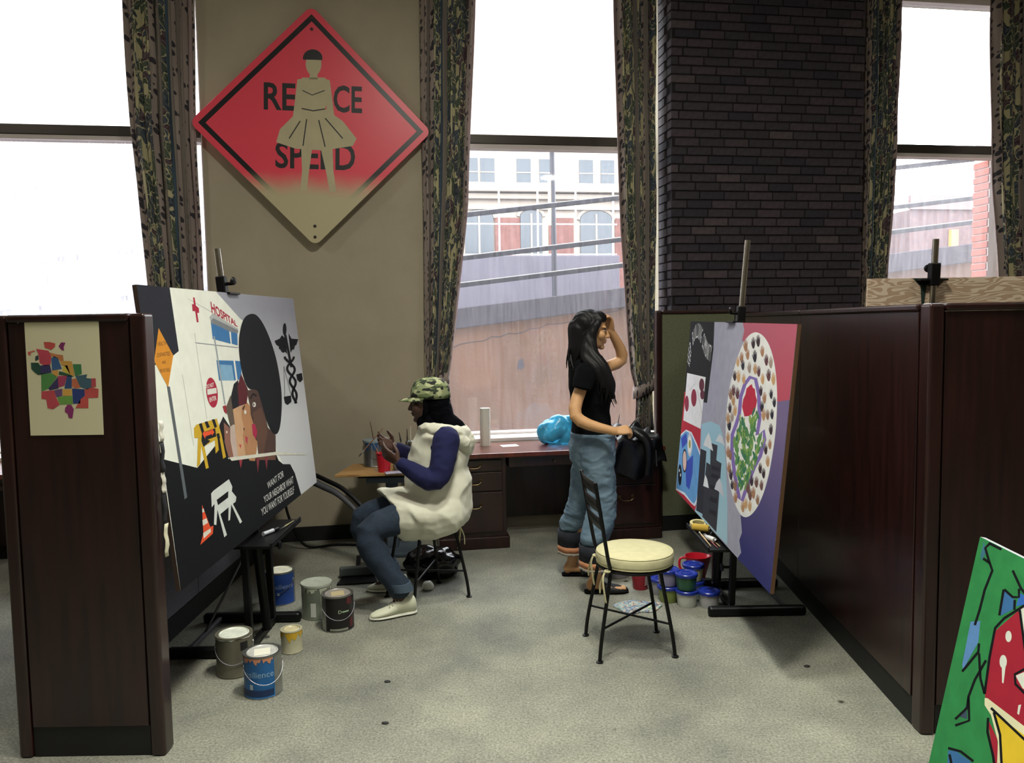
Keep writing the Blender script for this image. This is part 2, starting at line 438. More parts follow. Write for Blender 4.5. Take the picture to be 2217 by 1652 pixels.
# facade across the street
bld = thing('facade_building', 'cream stone and red brick building with arched windows across the street', 'building', WALL)
FY = 16.0
MB().box(-22, 9.4, FY, FY + 6, -.5, 11).build('facade_wall', m_stone, bld)
MB().box(-22, 9.45, FY - .35, FY, 5.30, 5.55).build('cornice', m_stone, bld, bevel=.03)
MB().box(-22, 9.45, FY - .18, FY, 5.12, 5.28).build('cornice_moulding', m_stone, bld, bevel=.03)
MB().box(-22, 9.42, FY - .12, FY, 4.84, 4.92).build('string_course', m_stone, bld)
for xb in [2.2 + 1.25 * 0, 3.75, 5.7, 7.8, -.1, -2.4, -4.6, -6.6]:
    MB().box(xb, xb + .72, FY - .05, FY, 1.2, 4.62).build('brick_panel', m_redbrick, bld)
def arch(x0, x1, z0, z1, par, y):
    n = 12; cx = (x0 + x1) / 2; r = (x1 - x0) / 2; rise = min(r * .55, .4)
    poly = [(x0, z0), (x1, z0)] + [(cx + r * math.cos(PI * i / n), z1 - rise + rise * math.sin(PI * i / n)) for i in range(n + 1)]
    w = MB().prism(poly, 0, .06, M=Matrix.Translation((0, y, 0)) @ Matrix.Rotation(PI / 2, 4, 'X')).build('arched_window', m_dkwin, par)
    ring = [(cx + (r + .06) * math.cos(PI * i / n), y - .03, z1 - rise + (rise + .06) * math.sin(PI * i / n)) for i in range(n + 1)]
    MB().tube(ring, .05, 6).build('arch_moulding', m_stone, w)
    MB().box(cx - .025, cx + .025, y - .09, y - .06, z0, z1 - .1).build('mullion', m_stone, w)
for (a, b) in [(1.35, 2.15), (2.93, 3.55), (4.67, 5.6), (6.5, 7.6), (-1.0, -.2), (-3.4, -2.6), (-5.6, -4.8), (-7.6, -6.8), (-9.8, -9.0)]:
    arch(a, b, 1.4, 4.83, bld, FY)
for a in [1.35, 1.82, 2.85, 3.5, 4.66, 5.29, 6.6, 7.2, .1, .6, -1.1, -.6, -2.6, -2.1, -4.4, -3.9, -6.2, -5.7, -8.1, -7.6]:
    for z0 in (5.56,):
        w = MB().box(a, a + .40, FY - .03, FY, z0, z0 + (.7 if z0 < 6 else 1.3)).build('upper_window', m_dkwin, bld)
        MB().box(a + .0, a + .40, FY - .05, FY - .03, z0 + .3, z0 + .33).build('sash_bar', m_stone, w)
dk = thing('brown_building', 'dark brown brick building seen through the right window', 'building', WALL)
MB().box(10.75, 20, 10, 14, -.5, 4.05).build('dark_wall', mat('brown_brick_facade', '5a4644', .9, col2='4a3a3c', vs=10), dk)
MB().box(10.70, 20, 9.92, 10, 4.05, 4.36).build('parapet', mat('brown_parapet', '6a5654', .9), dk)
MB().box(11.72, 11.9, 9.9, 9.99, 3.05, 3.6).build('orange_lamp', mat('orange_sign_panel', 'e08a3a', .6), dk)
# brick pier outside, right of the right window
jamb = tag(bpy.data.objects.new('outer_brick_jamb', None), 'red brick outer jamb at the edge of the right window', 'brickwork'); C.objects.link(jamb); jamb.matrix_world = WALL
MB().box(4.62, 4.72, .46, .66, -.5, 4.4).build('mortar_core', mat('pale_mortar', 'b9aaa4', .95), jamb)
jb = MB().box(-.006, .12, 0, .19, 0, .058).mesh('brick', mat('red_outer_brick', 'a05a4c', .85, var=.15, vs=9), bevel=.003, seg=1)
for i in range(34):
    for j in range(1):
        link('brick', jb, jamb, Matrix.Translation((4.615, .462 + (.012 if i % 2 else 0), .8 + i * .0677)))

# ------------------------------------------------------------------ curtains
def curtain_mat(name, bands):
    """bands: list of (u_end, kind) with kind in f floral, d dotted chain, s plain stripe, l lining, b blue thread"""
    m = bpy.data.materials.new(name); m.use_nodes = True; nt = m.node_tree; N = nt.nodes; L = nt.links
    p = N['Principled BSDF']; p.inputs['Roughness'].default_value = .85; p.inputs['Sheen Weight'].default_value = .15
    uv = N.new('ShaderNodeUVMap'); uv.uv_map = 'UVMap'; sep = N.new('ShaderNodeSeparateXYZ'); L.new(uv.outputs[0], sep.inputs[0])
    cols = {'f': 'b8b18c', 'd': '958882', 's': '77706a', 'l': 'a08c8c', 'b': '3f5568'}
    def ramp(src, stops, interp='CONSTANT'):
        r = N.new('ShaderNodeValToRGB'); r.color_ramp.interpolation = interp; L.new(src, r.inputs[0]); e = r.color_ramp.elements
        while len(e) < len(stops): e.new(.5)
        for k, (ps, c) in enumerate(stops): e[k].position = ps; e[k].color = c
        return r
    st = []; fl = []; dt = []; u = 0
    for (u1, k) in bands:
        st.append((u, lin(cols[k]))); fl.append((u, (1, 1, 1, 1) if k == 'f' else (0, 0, 0, 1))); dt.append((u, (1, 1, 1, 1) if k == 'd' else (0, 0, 0, 1))); u = u1
    ground = ramp(sep.outputs[0], st); fmask = ramp(sep.outputs[0], fl); dmask = ramp(sep.outputs[0], dt)
    mp = N.new('ShaderNodeMapping'); L.new(uv.outputs[0], mp.inputs[0]); mp.inputs['Scale'].default_value = (1.25, 1, 1)   # u in fabric widths
    no = N.new('ShaderNodeTexNoise'); no.inputs['Scale'].default_value = 9; no.inputs['Detail'].default_value = 2; L.new(mp.outputs[0], no.inputs[0])
    ad = N.new('ShaderNodeMix'); ad.data_type = 'RGBA'; ad.blend_type = 'LINEAR_LIGHT'; ad.inputs[0].default_value = .13
    L.new(mp.outputs[0], ad.inputs[6]); L.new(no.outputs['Color'], ad.inputs[7])
    vo = N.new('ShaderNodeTexVoronoi'); vo.inputs['Scale'].default_value = 13; vo.inputs['Randomness'].default_value = .9; L.new(ad.outputs[2], vo.inputs[0])
    ve = N.new('ShaderNodeTexVoronoi'); ve.feature = 'DISTANCE_TO_EDGE'; ve.inputs['Scale'].default_value = 13; ve.inputs['Randomness'].default_value = .9; L.new(ad.outputs[2], ve.inputs[0])
    sc_ = N.new('ShaderNodeSeparateColor'); L.new(vo.outputs['Color'], sc_.inputs[0])
    pet = ramp(sc_.outputs[0], [(0, lin('232c3a')), (.22, lin('27382f')), (.42, lin('3f2731')), (.6, lin('2b3a48')), (.78, lin('35452f'))])
    keep = ramp(sc_.outputs[1], [(0, (0, 0, 0, 1)), (.13, (1, 1, 1, 1))])
    blob = ramp(ve.outputs[0], [(0, (0, 0, 0, 1)), (.032, (1, 1, 1, 1))])
    # veins inside petals
    wv = N.new('ShaderNodeTexWave'); wv.wave_type = 'RINGS'; wv.inputs['Scale'].default_value = 16; wv.inputs['Distortion'].default_value = 6; L.new(ad.outputs[2], wv.inputs[0])
    vn = ramp(wv.outputs[0], [(0, (0, 0, 0, 1)), (.9, (1, 1, 1, 1))], 'LINEAR')
    pm = N.new('ShaderNodeMix'); pm.data_type = 'RGBA'; pm.blend_type = 'ADD'; pm.inputs[0].default_value = .07; L.new(pet.outputs[0], pm.inputs[6]); L.new(vn.outputs[0], pm.inputs[7])
    def mul(a, b):
        q = N.new('ShaderNodeMath'); q.operation = 'MULTIPLY'; L.new(a, q.inputs[0]); L.new(b, q.inputs[1]); return q.outputs[0]
    fac = mul(mul(fmask.outputs[0], keep.outputs[0]), blob.outputs[0])
    mx = N.new('ShaderNodeMix'); mx.data_type = 'RGBA'; L.new(fac, mx.inputs[0]); L.new(ground.outputs[0], mx.inputs[6]); L.new(pm.outputs[2], mx.inputs[7])
    mp2 = N.new('ShaderNodeMapping'); L.new(uv.outputs[0], mp2.inputs[0]); mp2.inputs['Scale'].default_value = (26, 30, 1)
    v2 = N.new('ShaderNodeTexVoronoi'); v2.inputs['Scale'].default_value = 1.0; v2.inputs['Randomness'].default_value = .55; L.new(mp2.outputs[0], v2.inputs[0])
    dots = ramp(v2.outputs['Distance'], [(0, (1, 1, 1, 1)), (.40, (0, 0, 0, 1))])
    fac2 = mul(dmask.outputs[0], dots.outputs[0])
    mx2 = N.new('ShaderNodeMix'); mx2.data_type = 'RGBA'; L.new(fac2, mx2.inputs[0]); L.new(mx.outputs[2], mx2.inputs[6]); mx2.inputs[7].default_value = lin('322e36')
    L.new(mx2.outputs[2], p.inputs['Base Color'])
    return m
B1 = [(.05, 'f'), (.12, 'd'), (.20, 's'), (.26, 'd'), (.40, 'f'), (.43, 'b'), (.50, 's'), (.90, 'f'), (.95, 'd'), (1.01, 'l')]
B2 = [(.05, 'l'), (.12, 'd'), (.42, 'f'), (.46, 'd'), (.52, 's'), (.66, 'f'), (.70, 'd'), (.78, 's'), (.84, 'd'), (1.01, 'f')]
B0 = [(.09, 'd'), (.13, 'f'), (.32, 'f'), (.40, 'd'), (.48, 's'), (.54, 'f'), (.60, 'b'), (.66, 's'), (.70, 'd'), (.80, 's'), (.86, 'd'), (.95, 'l'), (1.01, 'd')]
m_cur = [curtain_mat('floral_chintz_a', B0), curtain_mat('floral_chintz_b', B1), curtain_mat('floral_chintz_c', B2)]
def curtain(label, keys, material, folds, amp, tie=None, seed=0, lining=None):
    """keys: (z, x_left, x_right) in the window-wall frame, pleated cloth hanging in front of the reveal"""
    t = thing('floral_curtain', label, 'curtain', WALL, 'floral curtains beside the windows')
    rnd = random.Random(seed); nu, nv = 150, 46
    ph = [rnd.uniform(-.5, .5) for _ in range(6)]
    keys = sorted(keys); z0, z1 = keys[0][0], keys[-1][0]
    mb = MB(); uv = []
    def at(z):
        for (a, b) in zip(keys, keys[1:]):
            if z <= b[0] + 1e-6:
                t_ = (z - a[0]) / (b[0] - a[0]); return a[1] + (b[1] - a[1]) * t_, a[2] + (b[2] - a[2]) * t_
        return keys[-1][1:]
    for j in range(nv):
        z = z0 + (z1 - z0) * j / (nv - 1); xl, xr = at(z); w = xr - xl
        for i in range(nu):
            u = i / (nu - 1)
            a = 2 * PI * folds * u + ph[0]
            y = math.sin(a + .5 * math.sin(u * 9 + ph[1])) * amp * (.75 + .25 * math.sin(u * 17 + ph[2])) + .006 * math.sin(z * 5 + u * 30 + ph[3])
            x = xl + w * (u + .030 * math.sin(2 * a) + .008 * math.sin(z * 3.1 + ph[4] + u * 8))
            mb.v.append((x, -.047 + y, z)); uv.append((u, z * .62 + .015 * math.sin(a)))
    for j in range(nv - 1):
        for i in range(nu - 1):
            mb.f.append((j * nu + i, j * nu + i + 1, (j + 1) * nu + i + 1, (j + 1) * nu + i)); mb.mi.append(0)
    mb.uv = uv
    o = mb.build('curtain_cloth', material, t, smooth=3.0)
    sm = o.modifiers.new('thickness', 'SOLIDIFY'); sm.thickness = .004
    if tie:
        z, xl, xr = tie; n = 40; ring = MB(); uvs = []
        for j in range(2):
            for i in range(n):
                a = 2 * PI * i / n
                ring.v.append(((xl + xr) / 2 + (xr - xl) / 2 * math.cos(a), -.047 + .043 * math.sin(a), z + (.05 if j else -.045) + .035 * math.cos(a))); uvs.append((.08 + .04 * j, i / n * .7))
        for i in range(n):
            ring.f.append((i, (i + 1) % n, n + (i + 1) % n, n + i)); ring.mi.append(0)
        ring.uv = uvs
        q = ring.build('tieback', material, t, smooth=3.0); sm = q.modifiers.new('thickness', 'SOLIDIFY'); sm.thickness = .008
    return t
curtain('dark floral curtain gathered left of the red diamond sign', [(.55, -2.60, -2.27), (2.03, -2.675, -2.29), (3.1, -2.735, -2.285), (4.4, -2.75, -2.25)], m_cur[0], 6, .030, seed=1)
curtain('tall floral curtain hanging right of the red diamond sign', [(.8, -.67, -.44), (1.19, -.69, -.52), (1.32, -.69, -.49), (2.54, -.68, -.335), (4.4, -.67, -.235)], m_cur[1], 6, .030, tie=(1.2, -.70, -.50), seed=2)
curtain('tied-back floral curtain beside the brick pier, behind the standing woman', [(.76, 1.0, 1.165), (1.07, 1.015, 1.145), (1.25, .97, 1.16), (2.37, .89, 1.185), (4.4, .84, 1.19)], m_cur[2], 5, .030, tie=(1.10, .985, 1.165), seed=3)
curtain('floral curtain at the right edge of the brick pier', [(.6, 2.94, 3.15), (1.99, 2.955, 3.23), (3.13, 2.955, 3.30), (4.4, 2.945, 3.31)], m_cur[1], 7, .030, seed=4)
curtain('floral curtain cut off by the right edge of the picture', [(.6, 4.40, 4.85), (1.98, 4.30, 4.82), (2.77, 4.217, 4.8), (4.4, 4.135, 4.8)], m_cur[2], 6, .030, seed=5)
# ------------------------------------------------------------------ partitions of the booth
def pixel_on(M):
    """photo pixel -> local (x, y) on the plane z = 0 of frame M (used only to lay out flat print)"""
    Mi = M.inverted()
    o = Mi @ EYE
    def f(x, y):
        d = fw + rr * ((x - 1108.5) / FPX) - uu * ((y - 826) / FPX)
        dl = Mi.to_3x3() @ d
        t = -o.z / dl.z
        return (o.x + dl.x * t, o.y + dl.y * t)
    return f
PH = 1.70
def partition(name, label, a, b, thick, h, face_mat, back_mat, posts=(0, 0), seams=(), base_h=.12, cap=.03):
    """free-standing screen from a to b; its front face is the line a-b, thickness lies behind (to the left of a->b)"""
    a = Vector(a); b = Vector(b); d = b - a; Ln = d.length
    M = Matrix.Translation((a.x, a.y, 0)) @ Matrix.Rotation(math.atan2(d.y, d.x), 4, 'Z')
    t = thing(name, label, 'partition', M)
    p0, p1 = posts; xs = [p0] + list(seams) + [Ln - p1]
    for u, v in zip(xs, xs[1:]):
        mb = MB(); mb.box(u + .002, v - .002, 0, thick * .5, base_h, h - cap, 0); mb.box(u + .002, v - .002, thick * .5, thick, base_h, h - cap, 1)
        mb.build('panel', [face_mat, back_mat], t, bevel=.002, seg=1)
        MB().box(u, v, -.010, thick + .004, h - cap + .001, h).build('cap_rail', m_mahog, t, bevel=.008)
    MB().box(p0, Ln - p1, .006, thick - .004, 0, base_h - .001).build('kick_base', m_black_base, t)
    if p0: MB().box(0, p0 - .003, -.006, thick + .002, 0, h).build('end_post', m_mahog, t, bevel=.012, seg=3)
    if p1: MB().box(Ln - p1 + .003, Ln, -.006, thick + .002, 0, h).build('end_post', m_mahog, t, bevel=.012, seg=3)
    return t
part_l = partition('booth_partition', 'dark mahogany partition end with taped-up colourful map poster', (-1.93, 2.93), (-1.363, 2.93), .075, 1.71, m_mahog, m_mahog, posts=(.055, .06))
partition('booth_partition', 'grey fabric side partition behind the hospital painting', (-1.835, 6.0 - .10), (-1.835, 3.02), -.07, 1.71, m_fabric_grey, m_mahog, seams=(1.45,))
partition('booth_partition', 'long reddish mahogany side partition behind the flower painting', (1.745, 6.02), (1.592, 3.075), .07, 1.70, m_mahog, m_mahog, posts=(0, 0), seams=(1.49,))
partition('booth_partition', 'dark mahogany partition facing the camera at the right edge', (1.592, 2.995), (3.9, 2.955), .075, 1.70, m_mahog, m_mahog, posts=(.06, .06), seams=(1.2,))
pa = WALL @ Vector((1.075, -.345, 0)); pb = WALL @ Vector((1.72, -.345, 0))
partition('booth_partition', 'olive green fabric partition in front of the brick pier', pa.to_2d(), pb.to_2d(), .06, 1.73, m_fabric_green, m_fabric_green, posts=(.05, 0))
# ------------------------------------------------------------------ desk under the middle window
m_brass = mat('aged_brass', '5c4e36', .4, .9)
DZ = .712
def desk(label, M):
    t = thing('executive_desk', label, 'desk', M)
    MB().box(-.655, 1.068, -.57, -.035, DZ - .035, DZ).build('desktop', m_mahog_red, t, bevel=.008, seg=3)
    for (x0, x1) in ((-.62, -.14), (.50, 1.035)):
        p = MB().box(x0, x1, -.52, -.06, .09, DZ - .036).build('pedestal', m_mahog, t, bevel=.004)
        MB().box(x0 - .02, x1 + .02, -.535, -.045, 0, .089).build('plinth', m_mahog, t, bevel=.008)
        for (z0, z1) in ((.578, .662), (.432, .57), (.125, .424)):
            d = MB().box(x0 + .03, x1 - .03, -.536, -.521, z0, z1).build('drawer', m_mahog, t, bevel=.005)
            xc = (x0 + x1) / 2; zc = (z0 + z1) / 2 + (.05 if z1 - z0 > .2 else 0)
            hm = MB(); hm.tube(smooth_path([(xc - .05, -.537, zc + .012), (xc - .048, -.557, zc), (xc - .025, -.562, zc - .014), (xc + .025, -.562, zc - .014), (xc + .048, -.557, zc), (xc + .05, -.537, zc + .012)], 4), .004, 6)
            for s in (-1, 1): hm.lathe([(.013, 0), (.012, .004), (.005, .006)], 10, M=Matrix.Translation((xc + s * .05, -.536, zc + .012)) @ Matrix.Rotation(PI / 2, 4, 'X'))
            hm.build('bail_handle', m_brass, d, smooth=True)
    d = MB().box(-.12, .48, -.525, -.12, DZ - .115, DZ - .037).build('centre_drawer', m_mahog, t, bevel=.004)
    MB().lathe([(.006, 0), (.004, .012), (.010, .016), (.009, .024), (.0, .026)], 10, M=Matrix.Translation((.22, -.525, DZ - .08)) @ Matrix.Rotation(PI / 2, 4, 'X')).build('keyhole_knob', m_brass, d, smooth=True)
    MB().box(-.139, .499, -.10, -.08, .12, DZ - .116).build('modesty_panel', m_mahog, t)
    return t
desk('mahogany desk with drawers under the middle window', WALL)
desk('mahogany desk glimpsed left of the poster partition, under the left window', WALL @ Matrix.Translation((-3.75, 0, 0)))

# ------------------------------------------------------------------ diamond road sign
def sign_mat():
    m = bpy.data.materials.new('sprayed_road_sign'); m.use_nodes = True; nt = m.node_tree; N = nt.nodes; L = nt.links
    p = N['Principled BSDF']; p.inputs['Roughness'].default_value = .35
    tc = N.new('ShaderNodeTexCoord'); sp = N.new('ShaderNodeSeparateXYZ'); L.new(tc.outputs['Object'], sp.inputs[0])
    def mth(op, a, b=None):
        q = N.new('ShaderNodeMath'); q.operation = op
        for i, v in enumerate((a, b)):
            if v is None: continue
            if isinstance(v, (int, float)): q.inputs[i].default_value = v
            else: L.new(v, q.inputs[i])
        return q.outputs[0]
    d = mth('ADD', mth('ABSOLUTE', sp.outputs[0]), mth('ABSOLUTE', sp.outputs[1]))
    band = mth('MULTIPLY', mth('GREATER_THAN', d, .755), mth('LESS_THAN', d, .806))
    mx = N.new('ShaderNodeMix'); mx.data_type = 'RGBA'; L.new(band, mx.inputs[0]); mx.inputs[6].default_value = lin('f04a60'); mx.inputs[7].default_value = lin('15161c')
    n = N.new('ShaderNodeTexNoise'); n.inputs['Scale'].default_value = 5; n.inputs['Detail'].default_value = 8; L.new(tc.outputs['Object'], n.inputs[0])
    yy = mth('ADD', sp.outputs[1], mth('MULTIPLY', mth('SUBTRACT', n.outputs[0], .5), .10))
    mr = N.new('ShaderNodeMapRange'); mr.interpolation_type = 'SMOOTHSTEP'; L.new(yy, mr.inputs[0])
    mr.inputs[1].default_value = -.31; mr.inputs[2].default_value = -.52; mr.inputs[3].default_value = 0; mr.inputs[4].default_value = 1
    m2 = N.new('ShaderNodeMix'); m2.data_type = 'RGBA'; L.new(mr.outputs[0], m2.inputs[0]); L.new(mx.outputs[2], m2.inputs[6]); m2.inputs[7].default_value = lin('c3ba98')
    L.new(m2.outputs[2], p.inputs['Base Color']); return m
SM = WALL @ Matrix.Translation((-1.466, -.095, 3.112)) @ Matrix.Rotation(PI / 2, 4, 'X') @ Matrix.Rotation(-.018, 4, 'Z')
sign = thing('road_sign', 'large red diamond road sign stencilled with a cream figure, on the beige wall', 'sign', SM)
R_ = .868; poly = []
for k in range(4):                                  # diamond with rounded corners
    a0 = PI / 2 * k; cr_ = .055; cd = R_ - cr_ * math.sqrt(2)
    for i in range(7):
        a = a0 + (-45 + 15 * i) * PI / 180; poly.append((cd * math.cos(a0) + cr_ * math.cos(a), cd * math.sin(a0) + cr_ * math.sin(a)))
MB().prism(poly, -.010, 0).build('plate', sign_mat(), sign, bevel=.0015, seg=1)
for (x, y) in ((0, .70), (0, -.72), (0, .78), (0, -.80)):
    MB().lathe([(.012, 0), (.010, .004), (.0, .005)], 10, c=(x, y, 0)).build('bolt', m_winframe, sign, smooth=True)
for x, y in ((-.12, .3), (.12, -.3)):
    MB().box(x - .03, x + .03, y - .05, y + .05, -.094, -.0105).build('wall_bracket', m_winframe, sign)
S = pixel_on(SM)
m_black_paint = mat('black_sign_paint', '17181d', .45); m_cream_paint = mat('cream_spray_paint', 'c3ba98', .6, var=.05, vs=8)
def q4(f, *p): return [f(*c) for c in p]
for word, q in (('RE', ((571, 237), (640, 240), (640, 181), (571, 178))), ('CE', ((722, 243), (784, 246), (784, 187), (722, 184))), ('SPEED', ((596, 364), (769, 370), (769, 310), (596, 307)))):
    mb = MB(); text_quad(mb, word, q4(S, *q), .0006, bold=.02); o = mb.build('lettering', m_black_paint, sign); o['label'] = 'black letters %s' % word
def strokes(mb, f, path, w, z, m=0):
    """ribbon of width w (in the drawing's pixels) along a path, laid flat"""
    L_, R_s = [], []
    for i, p in enumerate(path):
        a = path[max(i - 1, 0)]; b = path[min(i + 1, len(path) - 1)]
        if i in (0, len(path) - 1) and math.dist(path[0], path[-1]) < 1e-6: a, b = path[-2], path[1]
        dx, dy = b[0] - a[0], b[1] - a[1]; l = math.hypot(dx, dy) or 1; nx, ny = -dy / l * w / 2, dx / l * w / 2
        L_.append(f(p[0] + nx, p[1] + ny)); R_s.append(f(p[0] - nx, p[1] - ny))
    n = len(path)
    mb.add([(p[0], p[1], z) for p in L_ + R_s], [(i, i + 1, n + i + 1, n + i) for i in range(n - 1)], m)
fig = MB()
def P(f, pts): return [f(*p) for p in pts]
fig.flat(P(S, [(654, 168), (704, 168), (714, 200), (704, 236), (652, 236), (644, 200)]), .0012)                       # torso
fig.flat(P(S, [(652, 234), (704, 236), (742, 262), (772, 300), (764, 316), (700, 326), (640, 322), (598, 308), (606, 280), (630, 256)]), .0014)   # flared skirt
fig.flat(P(S, ellipse(679, 138, 17, 26)), .0014); fig.flat(P(S, [(671, 155), (687, 155), (688, 172), (670, 172)]), .0012)
fig.flat(P(S, [(644, 172), (656, 170), (650, 250), (638, 262), (634, 255)]), .0013); fig.flat(P(S, [(702, 170), (714, 174), (724, 252), (716, 262), (708, 250)]), .0013)   # arms
fig.flat(P(S, [(652, 318), (676, 320), (668, 380), (664, 414), (650, 414), (654, 370)]), .0010); fig.flat(P(S, [(694, 320), (720, 318), (722, 370), (728, 416), (714, 416), (706, 372)]), .0010)
fig.build('stencil_figure', m_cream_paint, sign)
MB().flat(P(S, ellipse(677, 126, 21, 19, a0=PI * .95, a1=PI * 2.1)), .0018).build('stencil_hair', m_black_paint, sign)
for path_, w_ in (([(655, 196), (676, 206), (703, 196)], 2.0), ([(653, 235), (678, 240), (704, 236)], 2.5), ([(650, 262), (626, 300)], 2.5), ([(664, 258), (656, 316)], 2.5), ([(690, 260), (704, 318)], 2.5), ([(704, 256), (742, 300)], 2.5)):
    mb = MB(); strokes(mb, S, path_, w_, .002); mb.build('stencil_line', m_black_paint, sign)

# ------------------------------------------------------------------ map poster on the partition end
PM = frame(Vector((-1.70, 2.928, 1.3)), (1, 0, 0), (0, 0, 1)); PX = pixel_on(PM)
poster = thing('map_poster', 'cream poster with a patchwork map in many colours on the dark partition', 'poster', PM)
MB().prism(P(PX, [(53, 697), (214, 695), (225, 941), (67, 943)]), .0005, .0018).build('paper_sheet', mat('cream_poster_paper', 'd8d2b0', .8), poster)
MAP = [('c0504a', [(415, 320), (495, 320), (575, 340), (570, 385), (520, 430), (430, 400)]), ('7a2560', [(655, 325), (715, 330), (690, 390), (695, 440), (660, 430), (620, 380)]),
 ('c04558', [(310, 415), (350, 420), (480, 440), (520, 520), (510, 630), (430, 650), (360, 610), (345, 490)]), ('c85a50', [(195, 460), (290, 435), (295, 450), (240, 465), (235, 505), (205, 500)]),
 ('2b3a44', [(300, 520), (340, 500), (345, 560), (300, 580)]), ('1f4a3a', [(240, 605), (340, 605), (370, 650), (370, 770), (340, 775), (280, 730), (245, 690)]), ('34305e', [(370, 645), (500, 630), (525, 740), (370, 770)]),
 ('345a8a', [(520, 545), (560, 515), (610, 540), (665, 690), (530, 710)]), ('c07a4a', [(480, 460), (590, 490), (680, 500), (690, 580), (640, 580), (600, 540), (530, 520)]),
 ('cc9a48', [(640, 580), (800, 585), (840, 790), (780, 770), (700, 640), (660, 640)]), ('d0b848', [(680, 650), (740, 640), (780, 760), (720, 750), (675, 720)]), ('3a7a48', [(815, 625), (930, 625), (940, 760), (850, 790)]),
 ('3f5f70', [(850, 790), (1015, 765), (1000, 815), (1070, 825), (1070, 940), (1010, 975), (920, 940)]), ('b84a50', [(1070, 820), (1130, 820), (1135, 935), (1070, 950)]), ('c0504a', [(975, 975), (1070, 945), (1170, 965), (1165, 1085), (1030, 1090), (1030, 1230), (850, 1230), (920, 1110), (980, 1060)]),
 ('4f8a48', [(380, 755), (525, 750), (600, 800), (480, 960), (385, 1000)]), ('cc9848', [(530, 715), (620, 710), (610, 790), (560, 790)]), ('38305a', [(480, 960), (610, 800), (620, 960), (500, 985)]), ('a03a5a', [(610, 790), (740, 780), (700, 920), (620, 945)]),
 ('2f4a7a', [(740, 780), (800, 790), (800, 960), (700, 960), (710, 900)]), ('255038', [(630, 720), (780, 770), (830, 800), (800, 800), (700, 780), (620, 770)]), ('c06a4a', [(805, 830), (860, 820), (920, 945), (850, 960), (800, 930)]),
 ('c04a54', [(385, 1000), (560, 985), (585, 1080), (635, 1180), (545, 1245), (470, 1230), (450, 1110), (385, 1100)]), ('6a4a7a', [(560, 985), (670, 960), (670, 1060), (590, 1080)]), ('d0a048', [(675, 970), (800, 975), (800, 1060), (680, 1060)]),
 ('263a78', [(805, 960), (975, 970), (980, 1060), (920, 1110), (920, 1165), (820, 1170)]), ('6a9a48', [(600, 1080), (680, 1065), (810, 1065), (815, 1175), (640, 1180)]), ('8a2f6a', [(745, 1180), (795, 1185), (830, 1245), (820, 1310), (810, 1370), (760, 1365), (745, 1310), (705, 1280), (710, 1225)])]
for c, pl_ in MAP:
    MB().flat(P(PX, [(30 + x / 6.352, 690 + y / 6.354) for x, y in pl_]), .0024).build('map_patch', mat('print_' + c, c, .8, var=.12, vs=9), poster)
# torn paper and tape hanging on the partition's edge
scrap = thing('paper_scrap', 'torn white and black paper strip hanging on the partition edge', 'paper', T(-1.350, 2.975))
rnd = random.Random(4)
for (z0, z1, c) in ((1.30, 1.22, 'd8d4c8'), (1.22, 1.10, '14141a'), (1.10, 1.02, 'd0ccc0'), (1.02, .90, '14141a'), (.90, .77, 'd8d4b8')):
    mb = MB(); n = 7
    mb.grid(lambda i, j: (.001 + .003 * math.sin(j * 1.7 + z0 * 9) + .002 * i, .0 + .012 * i + rnd.uniform(-.002, .002), z0 + (z1 - z0) * j / (n - 1)), 3, n)
    o = mb.build('strip', mat('scrap_' + c, c, .7), scrap, smooth=3.0); sm_ = o.modifiers.new('thickness', 'SOLIDIFY'); sm_.thickness = .0015
# ------------------------------------------------------------------ paintings
def gradient_mat(name, c0, c1, y0, y1, wob=.1, rough=.6):
    m = bpy.data.materials.new(name); m.use_nodes = True; nt = m.node_tree; N = nt.nodes; L = nt.links
    p = N['Principled BSDF']; p.inputs['Roughness'].default_value = rough
    tc = N.new('ShaderNodeTexCoord'); sp = N.new('ShaderNodeSeparateXYZ'); L.new(tc.outputs['Object'], sp.inputs[0])
    n = N.new('ShaderNodeTexNoise'); n.inputs['Scale'].default_value = 4; L.new(tc.outputs['Object'], n.inputs[0])
    a = N.new('ShaderNodeMath'); a.operation = 'MULTIPLY_ADD'; L.new(n.outputs[0], a.inputs[0]); a.inputs[1].default_value = wob; L.new(sp.outputs[1], a.inputs[2])
    mr = N.new('ShaderNodeMapRange'); L.new(a.outputs[0], mr.inputs[0]); mr.inputs[1].default_value = y0; mr.inputs[2].default_value = y1
    mx = N.new('ShaderNodeMix'); mx.data_type = 'RGBA'; L.new(mr.outputs[0], mx.inputs[0]); mx.inputs[6].default_value = lin(c0); mx.inputs[7].default_value = lin(c1)
    L.new(mx.outputs[2], p.inputs['Base Color']); return m
DARKER = {'16171c': '0b0c10', '26282e': '16171c', '33343f': '25262f', '24252c': '17181d', '1c2028': '0e1014'}
def paint(c, var=.05): return mat('paint_' + c, DARKER.get(c, c), .8, var=var, vs=14, spec=.15)
def chaikin(p, k=2):
    for _ in range(k):
        q = []
        for i in range(len(p)):
            a, b = p[i], p[(i + 1) % len(p)]; q += [(a[0] * .75 + b[0] * .25, a[1] * .75 + b[1] * .25), (a[0] * .25 + b[0] * .75, a[1] * .25 + b[1] * .75)]
        p = q
    return p
